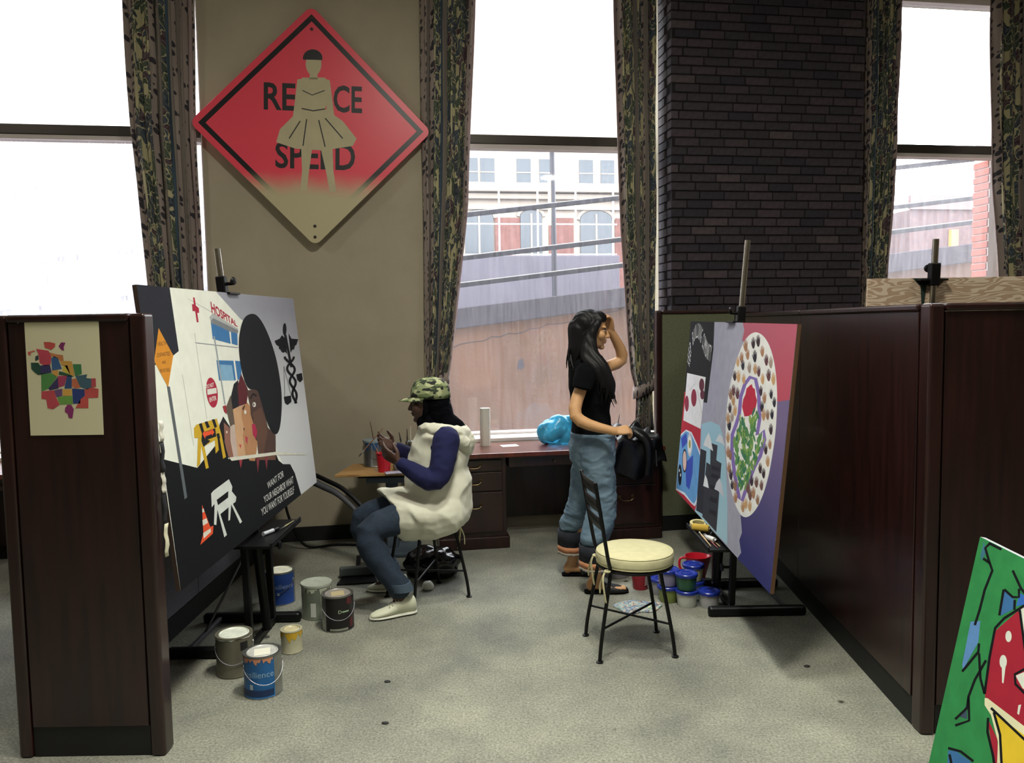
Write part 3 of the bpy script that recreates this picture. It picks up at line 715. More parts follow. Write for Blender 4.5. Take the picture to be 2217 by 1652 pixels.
class Panel:
    """plywood panel; flat paint is laid on its front face in the panel's own coordinates"""
    def __init__(s, label, bl, br, tl, w, h, base, edge, clipped=True):
        bl, br, tl = Vector(bl), Vector(br), Vector(tl)
        s.M = frame(bl, br - bl, tl - bl); s.w, s.h = w, h; s.clip = clipped
        s.t = thing('painting_panel', label, 'painting', s.M); s.f0 = pixel_on(s.M)
        MB().box(0, w, 0, h, -.018, -.0002).build('plywood_board', edge, s.t)
        s.k = 1
        MB().flat([(0, 0), (w, 0), (w, h), (0, h)], .0).build('ground_coat', base, s.t)
    def f(s, x, y):
        u, v = s.f0(x, y)
        return (min(max(u, 0), s.w), min(max(v, 0), s.h)) if s.clip else (u, v)
    def layer(s, name, polys, tr=None):
        """polys: (colour or material, [points]) drawn in order, each patch of paint a piece of its own"""
        for i_, (c, pts) in enumerate(polys):
            m_ = c if not isinstance(c, str) else paint(c)
            q = [s.f(*(tr(*p) if tr else p)) for p in pts]
            MB().flat(q, .00008 * (s.k + .12 * (i_ % 12))).build(name, m_, s.t)
        s.k += .5 + .12 * min(12, len(polys))
    def line(s, name, c, paths, w, tr=None):
        for path in paths:
            mb = MB(); strokes(mb, lambda x, y: s.f(*(tr(x, y) if tr else (x, y))), path, w, .00008 * s.k)
            mb.build(name, paint(c), s.t)
        s.k += .6
    def words(s, name, c, items, tr=None, bold=.015):
        for word, q in items:
            mb = MB(); text_quad(mb, word, [s.f(*(tr(*p) if tr else p)) for p in q], .00008 * s.k, bold=bold); mb.build(name, paint(c), s.t)
        s.k += .6
m_ply_edge = mat('dark_plywood_edge', '4a3628', .8, col2='2c211c', vs=8, stretch=(1, 30, 30))
A_ = lambda x, y: (320 + x / 4.345, 620 + y / 4.347)
B_ = lambda x, y: (450 + x / 4.129, 640 + y / 4.13)
C_ = lambda x, y: (340 + x / 4.029, 880 + y / 4.029)
LP = Panel('hospital mural painting with afro woman and caduceus on the left easel', (-1.3336, 3.0596, .6077), (-1.3079, 5.1553, .6184), (-1.4445, 3.0548, 1.8226), 2.096, 1.22, paint('e4e6dc', .03), m_ply_edge)
LP.layer('grey_sky_wash', [(gradient_mat('grey_to_white_wash', 'cfd0d2', '8d8d98', .55, 1.2), [(466, 620), (640, 640), (690, 1044), (650, 1072), (600, 980), (560, 720), (520, 690)])])
LP.layer('navy_sky_block', [('33343f', [(290, 612), (367, 616), (367, 622), (387, 760), (375, 770), (345, 785), (322, 799), (300, 800)])])
LP.layer('building_line', [('b9bab4', [A_(378, 114), A_(382, 122), A_(600, 246), A_(600, 238)]), ('8e9296', [A_(445, 526), A_(445, 536), A_(848, 582), A_(848, 572)])])
LP.line('facade_vertical_line', 'b3b6ae', [[A_(440, 440), A_(480, 740), A_(520, 1000), A_(555, 1250)], [A_(325, 830), A_(380, 1180), A_(430, 1500)]], 1.2)  # thin faint verticals drawn on the mural's hospital front
LP.layer('red_cross', [('a8283f', [(425, 103), (440, 105), (452, 180), (480, 205), (482, 250), (465, 250), (478, 338), (460, 338), (445, 235), (420, 232), (415, 165), (432, 170)])], A_)
LP.layer('awning', [('aeb0b0', [(578, 290), (612, 250), (850, 400), (850, 440), (610, 300), (592, 330)]), ('7c8084', [(592, 348), (592, 325), (612, 298), (850, 415), (848, 442), (765, 425), (690, 385)])], A_)
LP.layer('hospital_window', [('3f74a8', [(593, 345), (690, 385), (765, 425), (778, 540), (610, 495)]), ('3f74a8', [(780, 428), (842, 442), (845, 557), (790, 540)]), ('3f74a8', [(645, 695), (805, 700), (828, 885), (670, 887)]), ('7fa9c8', [(678, 735), (790, 742), (812, 885), (686, 886)]), ('3f74a8', [(820, 700), (880, 705), (880, 860), (845, 885)])], A_)
LP.line('lamp_pole', '9aa0a4', [[A_(622, 470), A_(645, 600), A_(725, 1110)]], 3)
LP.words('hospital_lettering', 'a8283f', [('HOSPITAL', [(600, 250), (845, 385), (832, 330), (588, 140)])], A_, .03)
LP.layer('no_entry_sign', [('a8283f', ellipse(603, 1000, 53, 142, rot=-.12)), ('d8d8d0', [(557, 968), (643, 955), (648, 1005), (560, 1022)])], A_)
LP.words('no_entry_lettering', 'd8d8d0', [('DO NOT', [(553, 962), (622, 942), (618, 904), (550, 925)]), ('ENTER', [(582, 1090), (645, 1068), (640, 1028), (576, 1048)])], A_)
LP.layer('black_foreground', [('16171c', [(352, 994), (427, 1013), (442, 994), (470, 960), (476, 915), (494, 994), (598, 985), (603, 997), (613, 1005), (628, 1005), (638, 1024), (652, 1072), (640, 1120), (390, 1290), (380, 1285)])])
LP.layer('sign_post', [('5a6066', [A_(178, 935), A_(207, 945), C_(262, 790), C_(240, 812)])])
LP.layer('orange_diamond', [('d08a2c', [(100, 393), (238, 650), (190, 950), (58, 705)])], A_)
LP.words('diamond_lettering', '3a2c20', [('HEALTH', [(92, 562), (172, 552), (170, 515), (90, 522)]), ('DISPARITIES', [(86, 668), (208, 650), (206, 612), (86, 630)]), ('ARE', [(130, 730), (168, 726), (166, 700), (130, 704)]), ('PREVENTABLE', [(112, 815), (208, 800), (206, 765), (112, 782)])], A_, 0)
LP.layer('yellow_barricade', [('c8a32c', [(320, 190), (340, 160), (520, 106), (545, 190), (565, 260), (510, 290), (405, 350), (378, 275), (325, 275)]), ('c8a32c', [(355, 280), (388, 275), (375, 500), (347, 532)]), ('c8a32c', [(380, 320), (408, 330), (450, 535), (425, 545)]), ('c8a32c', [(500, 250), (525, 260), (537, 380), (510, 412)]), ('c8a32c', [(540, 255), (565, 262), (600, 440), (575, 457)]),
 ('1a1b20', [(363, 152), (388, 145), (410, 220), (388, 232)]), ('1a1b20', [(413, 135), (437, 128), (460, 180), (434, 192)]), ('1a1b20', [(475, 115), (500, 110), (522, 178), (500, 188)]), ('1a1b20', [(390, 230), (505, 190), (515, 262), (440, 290), (465, 300), (425, 335), (405, 355), (385, 300)]), ('1a1b20', [(515, 240), (540, 232), (550, 275), (528, 292)])], C_)
LP.layer('orange_arrow', [('e2542e', [(395, 240), (415, 205), (415, 225), (475, 205), (475, 188), (498, 225), (478, 255), (478, 240), (420, 262), (420, 285)])], C_)
LP.layer('white_barricade', [('cfd4d0', [(470, 760), (490, 735), (625, 635), (655, 700), (650, 740), (690, 790), (685, 830), (660, 850), (740, 1005), (722, 1022), (645, 855), (635, 990), (620, 998), (622, 880), (550, 940), (608, 1120), (585, 1142), (525, 900), (515, 1035), (495, 1030), (500, 850), (475, 880)]), ('16171c', [(518, 815), (620, 738), (618, 795), (530, 862)])], C_)
LP.layer('traffic_cone', [('dd5230', [(390, 858), (462, 1050), (490, 1040), (485, 1110), (375, 1208), (402, 1110)]), ('d8d4c8', [(392, 895), (404, 890), (411, 920), (393, 926)]), ('d8d4c8', [(394, 992), (430, 975), (442, 1015), (398, 1042)]), ('d8d4c8', [(400, 1105), (465, 1062), (468, 1095), (405, 1152)])], C_)
LP.words('slogan_lettering', 'd8d8d4', [('WANT FOR', [(965, 722), (1105, 612), (1098, 556), (957, 664)]), ('YOUR NEIGHBOR WHAT', [(936, 842), (1190, 668), (1184, 606), (926, 788)]), ('YOU WANT FOR YOURSELF', [(915, 956), (1196, 756), (1190, 694), (904, 895)])], C_, .0)
LP.layer('neck_drip', [('6a4a3c', [(450, 1400), (606, 1380), (604, 1470), (460, 1470)]), ('b0805a', [(350, 1420), (430, 1410), (420, 1480), (370, 1475)]), ('94343f', [(275, 1460), (310, 1455), (292, 1545)]), ('7a343c', [(430, 1450), (460, 1450), (445, 1590)]), ('7a343c', [(505, 1445), (535, 1440), (525, 1560)])], B_)
LP.layer('face_patch', [('241d20', [(100, 1160), (135, 1080), (200, 1180), (240, 1380), (238, 1460), (178, 1445), (145, 1300)]), ('8a5f50', [(140, 1135), (190, 1180), (200, 1290), (232, 1380), (236, 1455), (182, 1440), (150, 1330)]), ('5f5248', [(160, 1000), (200, 890), (222, 1010), (245, 1150), (200, 1170)]), ('9a3038', [(132, 990), (160, 978), (168, 1060), (145, 1040)]),
 ('bfaaa0', [(195, 1180), (226, 1150), (250, 1240), (265, 1350), (280, 1450), (230, 1457), (200, 1300)]), ('c69d78', [(220, 1010), (305, 985), (312, 1100), (325, 1180), (312, 1300), (355, 1420), (268, 1442), (245, 1250), (235, 1120)]), ('b0805a', [(298, 990), (350, 955), (385, 1000), (388, 1090), (405, 1150), (402, 1250), (442, 1310), (430, 1420), (338, 1432), (310, 1250), (320, 1180), (300, 1090)]),
 ('1f1d22', [(205, 900), (230, 790), (268, 755), (280, 988), (220, 1018)]), ('5a2228', [(262, 810), (295, 700), (360, 850), (345, 965), (275, 990)]), ('4f3a34', [(345, 850), (445, 830), (465, 900), (515, 1090), (535, 1180), (604, 1250), (606, 1420), (450, 1442), (440, 1300), (402, 1250), (405, 1150), (380, 1060), (375, 980)]), ('614539', [(400, 1050), (470, 1000), (520, 1130), (530, 1230), (500, 1400), (452, 1430), (442, 1300), (410, 1240)])], B_)
LP.layer('afro', [('26282e', chaikin([(390, 158), (440, 175), (500, 260), (560, 400), (610, 560), (640, 720), (662, 900), (655, 1100), (635, 1220), (595, 1252), (550, 1190), (510, 1080), (460, 900), (440, 838), (360, 842), (310, 720), (280, 550), (272, 400), (295, 260), (330, 185)]))], B_)
LP.layer('face_feature', [('a82a4c', [(390, 1150), (420, 1150), (440, 1220), (425, 1287), (400, 1240)]), ('b04050', [(330, 1255), (355, 1270), (350, 1330), (335, 1300)]), ('b84a50', [(275, 1330), (298, 1335), (290, 1370)]), ('d8d4cc', ellipse(412, 975, 15, 22)), ('241c1c', ellipse(408, 975, 5, 12)), ('d8d4cc', ellipse(332, 1042, 10, 18)), ('d8d4cc', ellipse(167, 1220, 6, 12)),
 ('1d1718', [(372, 915), (400, 870), (435, 890), (432, 905), (402, 890), (380, 930)]), ('3a2a22', [(305, 1010), (325, 978), (330, 990), (312, 1030)]), ('3a2822', [(388, 1090), (405, 1085), (404, 1110)]), ('5a3c2c', [(312, 1180), (328, 1190), (320, 1215)])], B_)
LP.layer('white_stripe', [('d4d2c4', [(185, 1448), (600, 1398), (880, 1412), (880, 1424), (600, 1426), (210, 1478)])], B_)
cad = [('16171c', ellipse(685, 302, 16, 56)), ('16171c', [(594, 405), (640, 385), (660, 355), (690, 382), (706, 522), (690, 500), (675, 512), (655, 500), (650, 485), (632, 475), (635, 455), (612, 440)]), ('16171c', [(720, 338), (745, 385), (806, 390), (790, 440), (775, 450), (770, 480), (752, 485), (737, 512), (730, 440)]), ('16171c', [(677, 905), (742, 893), (745, 950), (712, 978), (688, 960)]), ('16171c', [(788, 705), (838, 692), (847, 750), (825, 776), (797, 752)])]
LP.layer('caduceus_wing', cad, B_)
hx = lambda i, s: (725 + i * 2.7 + s * (42 - i * 1.3) * math.cos(i * .52), 545 + i * 19)
LP.line('caduceus_snake', '16171c', [[B_(690, 350), B_(745, 640)], [B_(*hx(i, 1)) for i in range(23)], [B_(*hx(i, -1)) for i in range(23)]], 4.8)
LP.line('scale_cord', '7c7c84', [[B_(678, 630), B_(686, 900)], [B_(678, 630), B_(742, 890)]], .8)

# flower and hands painting
D_ = lambda x, y: (1455 + x / 3.593, 690 + y / 3.591)
E_ = lambda x, y: (1560 + x / 3.672, 690 + y / 3.671)
m_ply_edge2 = mat('raw_plywood_edge', '6a4a2e', .8, col2='4a3220', vs=8, stretch=(1, 30, 30))
RP = Panel('flower and handprints painting, keep building community, on the right easel', (1.1693, 5.5964, .4286), (1.1525, 3.4708, .4109), (1.276, 5.5855, 1.6438), 2.126, 1.22, paint('9c9cae', .05), m_ply_edge2)
RP.layer('black_corner', [('24252c', [(130, 0), (330, 10), (330, 28), (322, 240), (272, 655), (245, 650), (250, 560), (80, 570)])], D_)
RP.layer('red_stripe', [('b02a3c', [(85, 563), (250, 560), (224, 850), (215, 1030), (50, 920)]), ('b02a3c', [(20, 1300), (60, 1338), (190, 1450), (176, 1495), (30, 1340)])], D_)
RP.layer('leaf_paper', [('dfdfe2', [(118, 422), (262, 455), (222, 857), (88, 790)]), ('5f2c3c', ellipse(231, 515, 20, 50)), ('5f2c3c', ellipse(236, 590, 17, 38)), ('8a2f44', ellipse(170, 615, 21, 68)), ('8a2f44', ellipse(115, 660, 16, 62))], D_)
RP.line('leaf_paper_scribble', '8a8a90', [[D_(138 + i * 4, 556 - i * 5 + (4 if i % 2 else -4)) for i in range(11)], [D_(198 + i * 2.6, 560 + i * 13 + (6 if i % 2 else -6)) for i in range(14)]], .7)
RP.layer('pale_blue_sky', [(gradient_mat('pale_blue_wash', '9dc0d0', '86b4cc', .1, .9), [(228, 820), (300, 798), (370, 830), (392, 900), (415, 1050), (430, 1420), (430, 1760), (180, 1500), (228, 1200)])], D_)
RP.layer('blue_map', [('d8dce4', [(58, 905), (72, 895), (110, 862), (152, 882), (194, 972), (224, 1056), (234, 1200), (196, 1418), (178, 1460), (150, 1436), (95, 1372), (30, 1330)]), ('6398cc', [(66, 915), (108, 874), (148, 895), (188, 985), (218, 1065), (226, 1200), (188, 1410), (172, 1440), (150, 1422), (98, 1352), (34, 1318), (52, 1100)]), ('3a4fae', [(70, 930), (110, 890), (120, 960), (80, 1010)]), ('3a4fae', [(105, 1120), (165, 1060), (160, 1200), (135, 1330), (110, 1300)]),
 ('c4c6cc', ellipse(138, 980, 19, 92)), ('e4e4e4', ellipse(138, 980, 14, 66)), ('9a9440', ellipse(138, 975, 8, 34)), ('1c1d24', ellipse(98, 1105, 18, 92)), ('d8b8ae', ellipse(98, 1105, 14, 76)), ('15161c', ellipse(62, 1215, 14, 82)), ('d0d0d0', ellipse(58, 1180, 4, 13)), ('d0d0d0', ellipse(66, 1215, 4, 13)), ('d0d0d0', ellipse(58, 1250, 4, 13))], D_)
RP.layer('city_block', [('2c2d36', [(222, 1010), (268, 1030), (256, 1200), (240, 1520), (188, 1490)]), ('34353e', [(300, 965), (355, 985), (345, 1100), (385, 1125), (345, 1660), (236, 1540), (250, 1300), (268, 1115), (298, 1135)]), ('22232b', [(310, 1140), (372, 1160), (368, 1190), (306, 1170)]), ('22232b', [(306, 1200), (366, 1222), (362, 1250), (302, 1230)]), ('22232b', [(300, 1290), (358, 1310), (354, 1345), (296, 1320)]), ('22232b', [(296, 1380), (352, 1402), (348, 1440), (292, 1415)]), ('22232b', [(292, 1475), (344, 1500), (340, 1540), (288, 1510)])], D_)
RP.layer('paper_cloud', [('d2d4d8', [(285, 885), (300, 930), (320, 1030), (280, 1000), (245, 985), (262, 930)]), ('c4c8d0', [(370, 895), (395, 925), (412, 990), (380, 965), (340, 950)]), ('dcdee2', [(258, 1210), (275, 1250), (287, 1318), (243, 1300)]), ('bcbec8', [(370, 1240), (390, 1290), (405, 1392), (360, 1340), (330, 1325), (345, 1275)])], D_)
RP.layer('red_field', [(gradient_mat('red_field_wash', 'b8344c', 'a84a60', .6, 1.2), [(180, 20), (640, 20), (545, 690), (400, 690), (380, 200), (172, 175), (190, 95)])], E_)
RP.layer('navy_field', [(gradient_mat('purple_navy_wash', '25276a', '6a5c86', .12, .82), [(380, 672), (640, 672), (480, 1700), (393, 2230), (300, 2110), (134, 1915), (165, 1860), (150, 1760), (172, 1700), (160, 1560)])], E_)
RP.layer('cream_disc', [('dcdcdc', chaikin([(290, 103), (350, 140), (400, 230), (435, 370), (452, 560), (450, 720), (440, 900), (415, 1080), (380, 1270), (330, 1430), (270, 1540), (205, 1587), (150, 1555), (100, 1430), (60, 1250), (42, 1050), (42, 850), (55, 650), (85, 480), (130, 320), (180, 190), (235, 120)]))], E_)
vase = [(235, 465), (280, 480), (305, 600), (312, 800), (292, 925), (345, 890), (352, 960), (318, 1090), (270, 1180), (235, 1270), (205, 1350), (172, 1450), (148, 1420), (112, 1230), (92, 1050), (95, 920), (122, 850), (150, 760), (162, 620), (195, 520), (235, 465)]
RP.line('purple_outline', '7c68ac', [[E_(*p) for p in vase]], 7.6)
RP.layer('red_bloom', [('b22c44', [(235, 530), (250, 520), (258, 548), (275, 560), (280, 610), (292, 650), (275, 740), (232, 772), (192, 778), (172, 700), (182, 640), (200, 600), (208, 555)])], E_)
rnd = random.Random(11); lv = []
for (a, b, n, wd) in (((240, 800), (178, 1350), 60, 50), ((122, 900), (158, 1330), 40, 24), ((332, 930), (205, 1300), 36, 28), ((165, 790), (185, 1100), 26, 26), ((280, 740), (230, 1100), 26, 26)):
    for i in range(n):
        t_ = i / n; x = a[0] + (b[0] - a[0]) * t_ + rnd.uniform(-wd, wd) * (1 - t_ * .6); y = a[1] + (b[1] - a[1]) * t_
        lv.append((rnd.choice(('4c7c4c', '6f9450', '3a7058', '5a8850', '86a058')), ellipse(x, y, rnd.uniform(6, 11), rnd.uniform(24, 40), 10, rnd.uniform(-.35, .35))))
RP.layer('green_leaf', lv, E_)
hands = [(202, 215), (263, 195), (302, 178), (218, 285), (170, 310), (335, 260), (275, 300), (367, 330), (140, 345), (180, 370), (232, 390), (278, 400), (306, 420), (402, 350), (115, 455), (145, 460), (187, 480), (337, 480), (385, 450), (423, 480), (105, 570), (83, 600), (137, 595), (323, 575), (352, 630), (405, 600), (430, 665), (105, 650), (77, 710), (118, 730), (62, 790), (95, 780), (332, 700), (345, 765), (377, 765), (412, 760), (72, 845), (403, 880), (62, 945), (395, 1000), (362, 1040), (62, 1060), (80, 1085), (70, 1185), (85, 1240), (378, 1135), (318, 1190), (345, 1230), (95, 1320), (118, 1325), (250, 1290), (288, 1300), (328, 1325), (122, 1420), (222, 1345), (238, 1400), (264, 1385), (180, 1495), (203, 1470), (235, 1490), (297, 1440)]
hp = []
for (x, y) in hands:
    c = rnd.choice(('8a6a58', 'b08a68', '3a2c34', '5c3c44', '9a8a80', '2a2a36', 'a07860', '6a4c48', 'c09a70'))
    s_ = rnd.uniform(1.02, 1.3)
    out = [(-15, -14), (-9, 6), (-10, -4), (-11, -30), (-8, -31), (-5.5, -8), (-4.5, -40), (-1.5, -41), (0, -9), (2.5, -39), (5.2, -38), (5, -8), (9, -28), (11.5, -26), (10.5, 12), (6, 32), (0, 38), (-6, 32), (-11, 18), (-17, -8)]
    hp.append((c, [(x + a * s_, y + b * s_) for a, b in out]))
RP.layer('painted_hand', hp, E_)
# arched slogan, letter by letter
path = [Vector(RP.f(*D_(*p))) for p in [(138, 380), (146, 300), (158, 228), (172, 182), (190, 150), (212, 165), (235, 225), (262, 300), (300, 335)]]
path = [Vector((p.x, p.y)) for p in smooth_path([(p.x, p.y, 0) for p in path], 8)]
cum = [0]
for a, b in zip(path, path[1:]): cum.append(cum[-1] + (b - a).length)
word = 'KEEP BUILDING COMMUNITY'
for i, ch in enumerate(word):
    if ch == ' ': continue
    s_ = cum[-1] * (i + .5) / len(word); k = max(j for j in range(len(cum)) if cum[j] <= s_); k = min(k, len(path) - 2)
    d = (path[k + 1] - path[k]).normalized(); c = path[k] + d * (s_ - cum[k]); nrm = Vector((-d.y, d.x)); up_ = (nrm * .85 + Vector((0, 1)) * .35).normalized()
    wl_ = cum[-1] / len(word) * (.35 if ch == 'I' else .8)
    mb = MB(); text_quad(mb, ch, [c - d * wl_ / 2, c + d * wl_ / 2, c + d * wl_ / 2 + up_ * .10, c - d * wl_ / 2 + up_ * .10], .00008 * RP.k, bold=0); mb.build('slogan_letter', paint('d4d6d8'), RP.t)

# painting standing in the foreground
F_ = lambda x, y: (1980 + x / 3.291, 1150 + y / 3.291)
dv = Vector((-.05, -1, 0)).normalized()
bl = Vector((1.36, 2.55, .0)); tl = Vector((1.535, 2.55, .92)); br = bl + dv * 1.1
hgt = (tl - bl).length
FP = Panel('green painting with red shape and yellow wedge in the right foreground', bl + Vector((0, 0, .004)), br + Vector((0, 0, .004)), tl + Vector((0, 0, .004)), 1.1, hgt, paint('2f8048', .1), mat('pale_canvas_edge', 'b8bcc4', .7))
FP.layer('red_shape', [('9c2234', [(730, 575), (900, 520), (1000, 1200), (800, 1450), (505, 1190), (500, 1150), (530, 950), (565, 720)]), ('9c2234', [(520, 1330), (590, 1480), (600, 1700), (560, 1700), (545, 1500)]), ('d2d6cc', [(740, 545), (900, 500), (900, 870), (790, 870)]), ('d2d6cc', [(720, 1030), (900, 950), (900, 1190), (770, 1120)]), ('d2d6cc', ellipse(670, 750, 22, 40)), ('d2d6cc', ellipse(632, 930, 26, 48)), ('d2d6cc', [(622, 960), (650, 960), (634, 1085), (624, 1080)]), ('d2d6cc', [(740, 1240), (760, 1235), (745, 1310), (732, 1300)])], F_)
FP.layer('yellow_wedge', [('d8d4b0', [(500, 1190), (520, 1190), (900, 1480), (900, 1750), (585, 1750), (595, 1500), (545, 1310), (500, 1240)]), ('d8b830', [(560, 1290), (900, 1540), (900, 1760), (620, 1760), (625, 1600), (600, 1420)])], F_)
FP.layer('blue_accent', [('3a6a9c', [(640, 420), (715, 490), (705, 555), (612, 605)]), ('3668b8', [(750, 440), (800, 470), (800, 520), (725, 535)]), ('5a84b8', [(400, 645), (470, 640), (455, 790), (345, 990), (340, 950)]), ('3a6a9c', [(240, 1560), (300, 1570), (400, 1640), (420, 1750), (230, 1750)]), ('3a4a5c', [(370, 1240), (375, 1340), (320, 1320)]), ('3a6a80', [(495, 70), (510, 150), (480, 210), (470, 180)])], F_)
FP.line('black_outline', '1c2028', [[F_(*p) for p in q] for q in (
    [(540, 85), (505, 120), (530, 210), (555, 280), (500, 420), (465, 560), (430, 670)], [(490, 195), (540, 230)], [(530, 85), (620, 130)], [(700, 280), (760, 410), (800, 460)], [(640, 415), (700, 470), (745, 470), (745, 410)], [(636, 415), (605, 600)], [(715, 490), (712, 560)], [(800, 520), (640, 620), (575, 690), (535, 900), (500, 1160)], [(750, 560), (790, 860)], [(790, 980), (715, 1020), (720, 1090), (790, 1160)],
    [(340, 1000), (455, 860), (460, 800)], [(460, 870), (470, 1050), (500, 1160)], [(510, 920), (430, 1060), (385, 1180), (375, 1260), (290, 1340)], [(385, 1180), (390, 1350), (290, 1385)], [(525, 1330), (520, 1430), (560, 1600), (580, 1740)], [(565, 1290), (610, 1450), (625, 1740)], [(545, 1260), (800, 1500)], [(240, 1545), (330, 1570), (420, 1640)], [(250, 1590), (280, 1740)])], 5.5)
FPi = FP.M.inverted()
for s_ in (.2, .9):
    a = Vector((s_, .75, -.02)); b = FPi @ (FP.M @ Vector((s_, 0, 0)) + Vector((.42, 0, .012)))
    MB().bar(a, b, .03, .02).build('prop_leg', m_ply_edge2, FP.t)
# ------------------------------------------------------------------ easels
m_blk = mat('satin_black_metal', '0a0a0d', .45, .2, spec=.35)
m_chrome = mat('brushed_chrome', 'b9b4aa', .25, 1.0)
m_gsteel = mat('dull_grey_steel', '77777e', .4, .8)
def easel(label, M, zt, nb, slope, ztop, y0=0., tray=True, dirn=1):
    """x = front, y = along the feet; tray height zt, panel back at x = nb + slope * (z - zt)"""
    t = thing('studio_easel', label, 'easel', M)
    for s in (-1, 1):
        MB().bar((-.27, s * .235, .028), (.275, s * .235, .028), .05, .055).build('foot', m_blk, t, bevel=.018, seg=3)
        MB().bar((.13, s * .185, .05), (.12, s * .185, zt - .04), .034, .034).build('front_upright', m_blk, t, bevel=.004)
    MB().bar((.13, -.235, .03), (.13, .235, .03), .03, .03).build('cross_bar', m_blk, t, bevel=.004)
    MB().bar((-.17, -.235, .03), (-.17, .235, .03), .022, .022).build('rear_bar', m_gsteel, t, bevel=.003)
    if tray:
        mb = MB(); mb.box(.08, .285, -.27, .27, zt - .04, zt - .026); mb.box(.275, .285, -.27, .27, zt - .026, zt - .012)
        mb.build('tray', m_blk, t, bevel=.002)
    x = lambda z: nb - .028 + slope * (z - zt)
    MB().tube([(x(.10), y0, .06), (x(ztop), y0, ztop)], .016, 14).build('mast', m_chrome, t, smooth=True)
    MB().tube([(x(.10), y0, .05), (x(.75), y0, .75)], .024, 12).build('mast_sleeve', m_blk, t, smooth=True)
    MB().tube([(-.17, y0, .04), (x(.55) - .012, y0, .55)], .007, 8).build('brace_rod', m_gsteel, t, smooth=True)
    zp = zt + 1.215
    c = MB().bar((x(zp - .02), y0, zp - .02), (x(zp + .10), y0, zp + .10), .05, .046).build('top_clamp', m_blk, t, bevel=.006)
    MB().box(x(zp) - .01, x(zp) + .062, y0 - .075, y0 + .075, zp + .006, zp + .016).build('clip_plate', m_blk, c, bevel=.002)
    kb = MB(); kb.tube([(x(zp + .06) + .02, y0, zp + .06), (x(zp + .06) + .055, y0, zp + .062)], .009, 10)
    kb.lathe([(.0, -.01), (.016, -.008), (.022, 0), (.016, .008), (.0, .01)], 14, M=Matrix.Translation((x(zp + .06) + .06, y0, zp + .075)) @ Matrix.Rotation(PI / 2, 4, 'Y') @ Matrix.Rotation(.3, 4, 'X'))
    kb.build('clamp_knob', m_blk, c, smooth=True)
    kn = MB(); kn.tube([(.145, .185, zt - .15), (.18, .185, zt - .15)], .008, 8); kn.lathe([(.0, -.008), (.02, -.006), (.024, .0), (.02, .006), (0, .008)], 12, M=Matrix.Translation((.185, .185, zt - .15)) @ Matrix.Rotation(PI / 2, 4, 'Y'))
    kn.build('tray_knob', m_blk, t, smooth=True)
    return t
easel('black metal easel holding the hospital mural', T(-1.48, 4.066), .600, .141, -.0918, 2.055)
easel('black metal easel holding the flower painting', T(1.35, 4.515, 0, PI), .412, .172, -.0878, 2.10)
easel('easel with raw plywood board behind the right partition', T(2.26, 4.22, 0, PI / 2), .62, .10, -.06, 2.06)
def ply_mat():
    m = bpy.data.materials.new('raw_plywood_grain'); m.use_nodes = True; nt = m.node_tree; N = nt.nodes; L = nt.links
    p = N['Principled BSDF']; p.inputs['Roughness'].default_value = .75
    tc = N.new('ShaderNodeTexCoord'); mp = N.new('ShaderNodeMapping'); L.new(tc.outputs['Object'], mp.inputs[0]); mp.inputs['Scale'].default_value = (1, 5, 5)
    n = N.new('ShaderNodeTexNoise'); n.inputs['Scale'].default_value = 2.6; n.inputs['Detail'].default_value = 2; L.new(mp.outputs[0], n.inputs[0])
    w = N.new('ShaderNodeMath'); w.operation = 'SINE'; a = N.new('ShaderNodeMath'); a.operation = 'MULTIPLY'; a.inputs[1].default_value = 90; L.new(n.outputs[0], a.inputs[0]); L.new(a.outputs[0], w.inputs[0])
    r = N.new('ShaderNodeValToRGB'); L.new(w.outputs[0], r.inputs[0]); r.color_ramp.elements[0].color = lin('bda288'); r.color_ramp.elements[1].color = lin('e2d0ba')
    r.color_ramp.elements[0].position = .0; r.color_ramp.elements[1].position = .35
    L.new(r.outputs[0], p.inputs['Base Color']); return m
m_ply = ply_mat()
pb_ = thing('plywood_board', 'raw plywood board with dark paint drips behind the right partition', 'board', Matrix.Translation((1.925, 4.325, .625)) @ Matrix.Rotation(.06, 4, 'X'))
MB().box(0, 2.1, 0, .018, 0, 1.235).build('plywood_sheet', m_ply, pb_, bevel=.001)
for (x, w, l) in ((.30, .02, .16), (.29, .05, .04), (1.14, .05, .2), (1.11, .09, .05), (1.17, .03, .15)):
    MB().prism([(x - w, 1.234), (x + w, 1.234), (x + w * .6, 1.234 - l * .5), (x + w * .3, 1.234 - l), (x - w * .3, 1.234 - l * .9), (x - w * .7, 1.234 - l * .4)], .0, .0008, M=Matrix.Rotation(PI / 2, 4, 'X')).build('paint_drip', mat('dark_green_drip', '2c4038', .5), pb_)

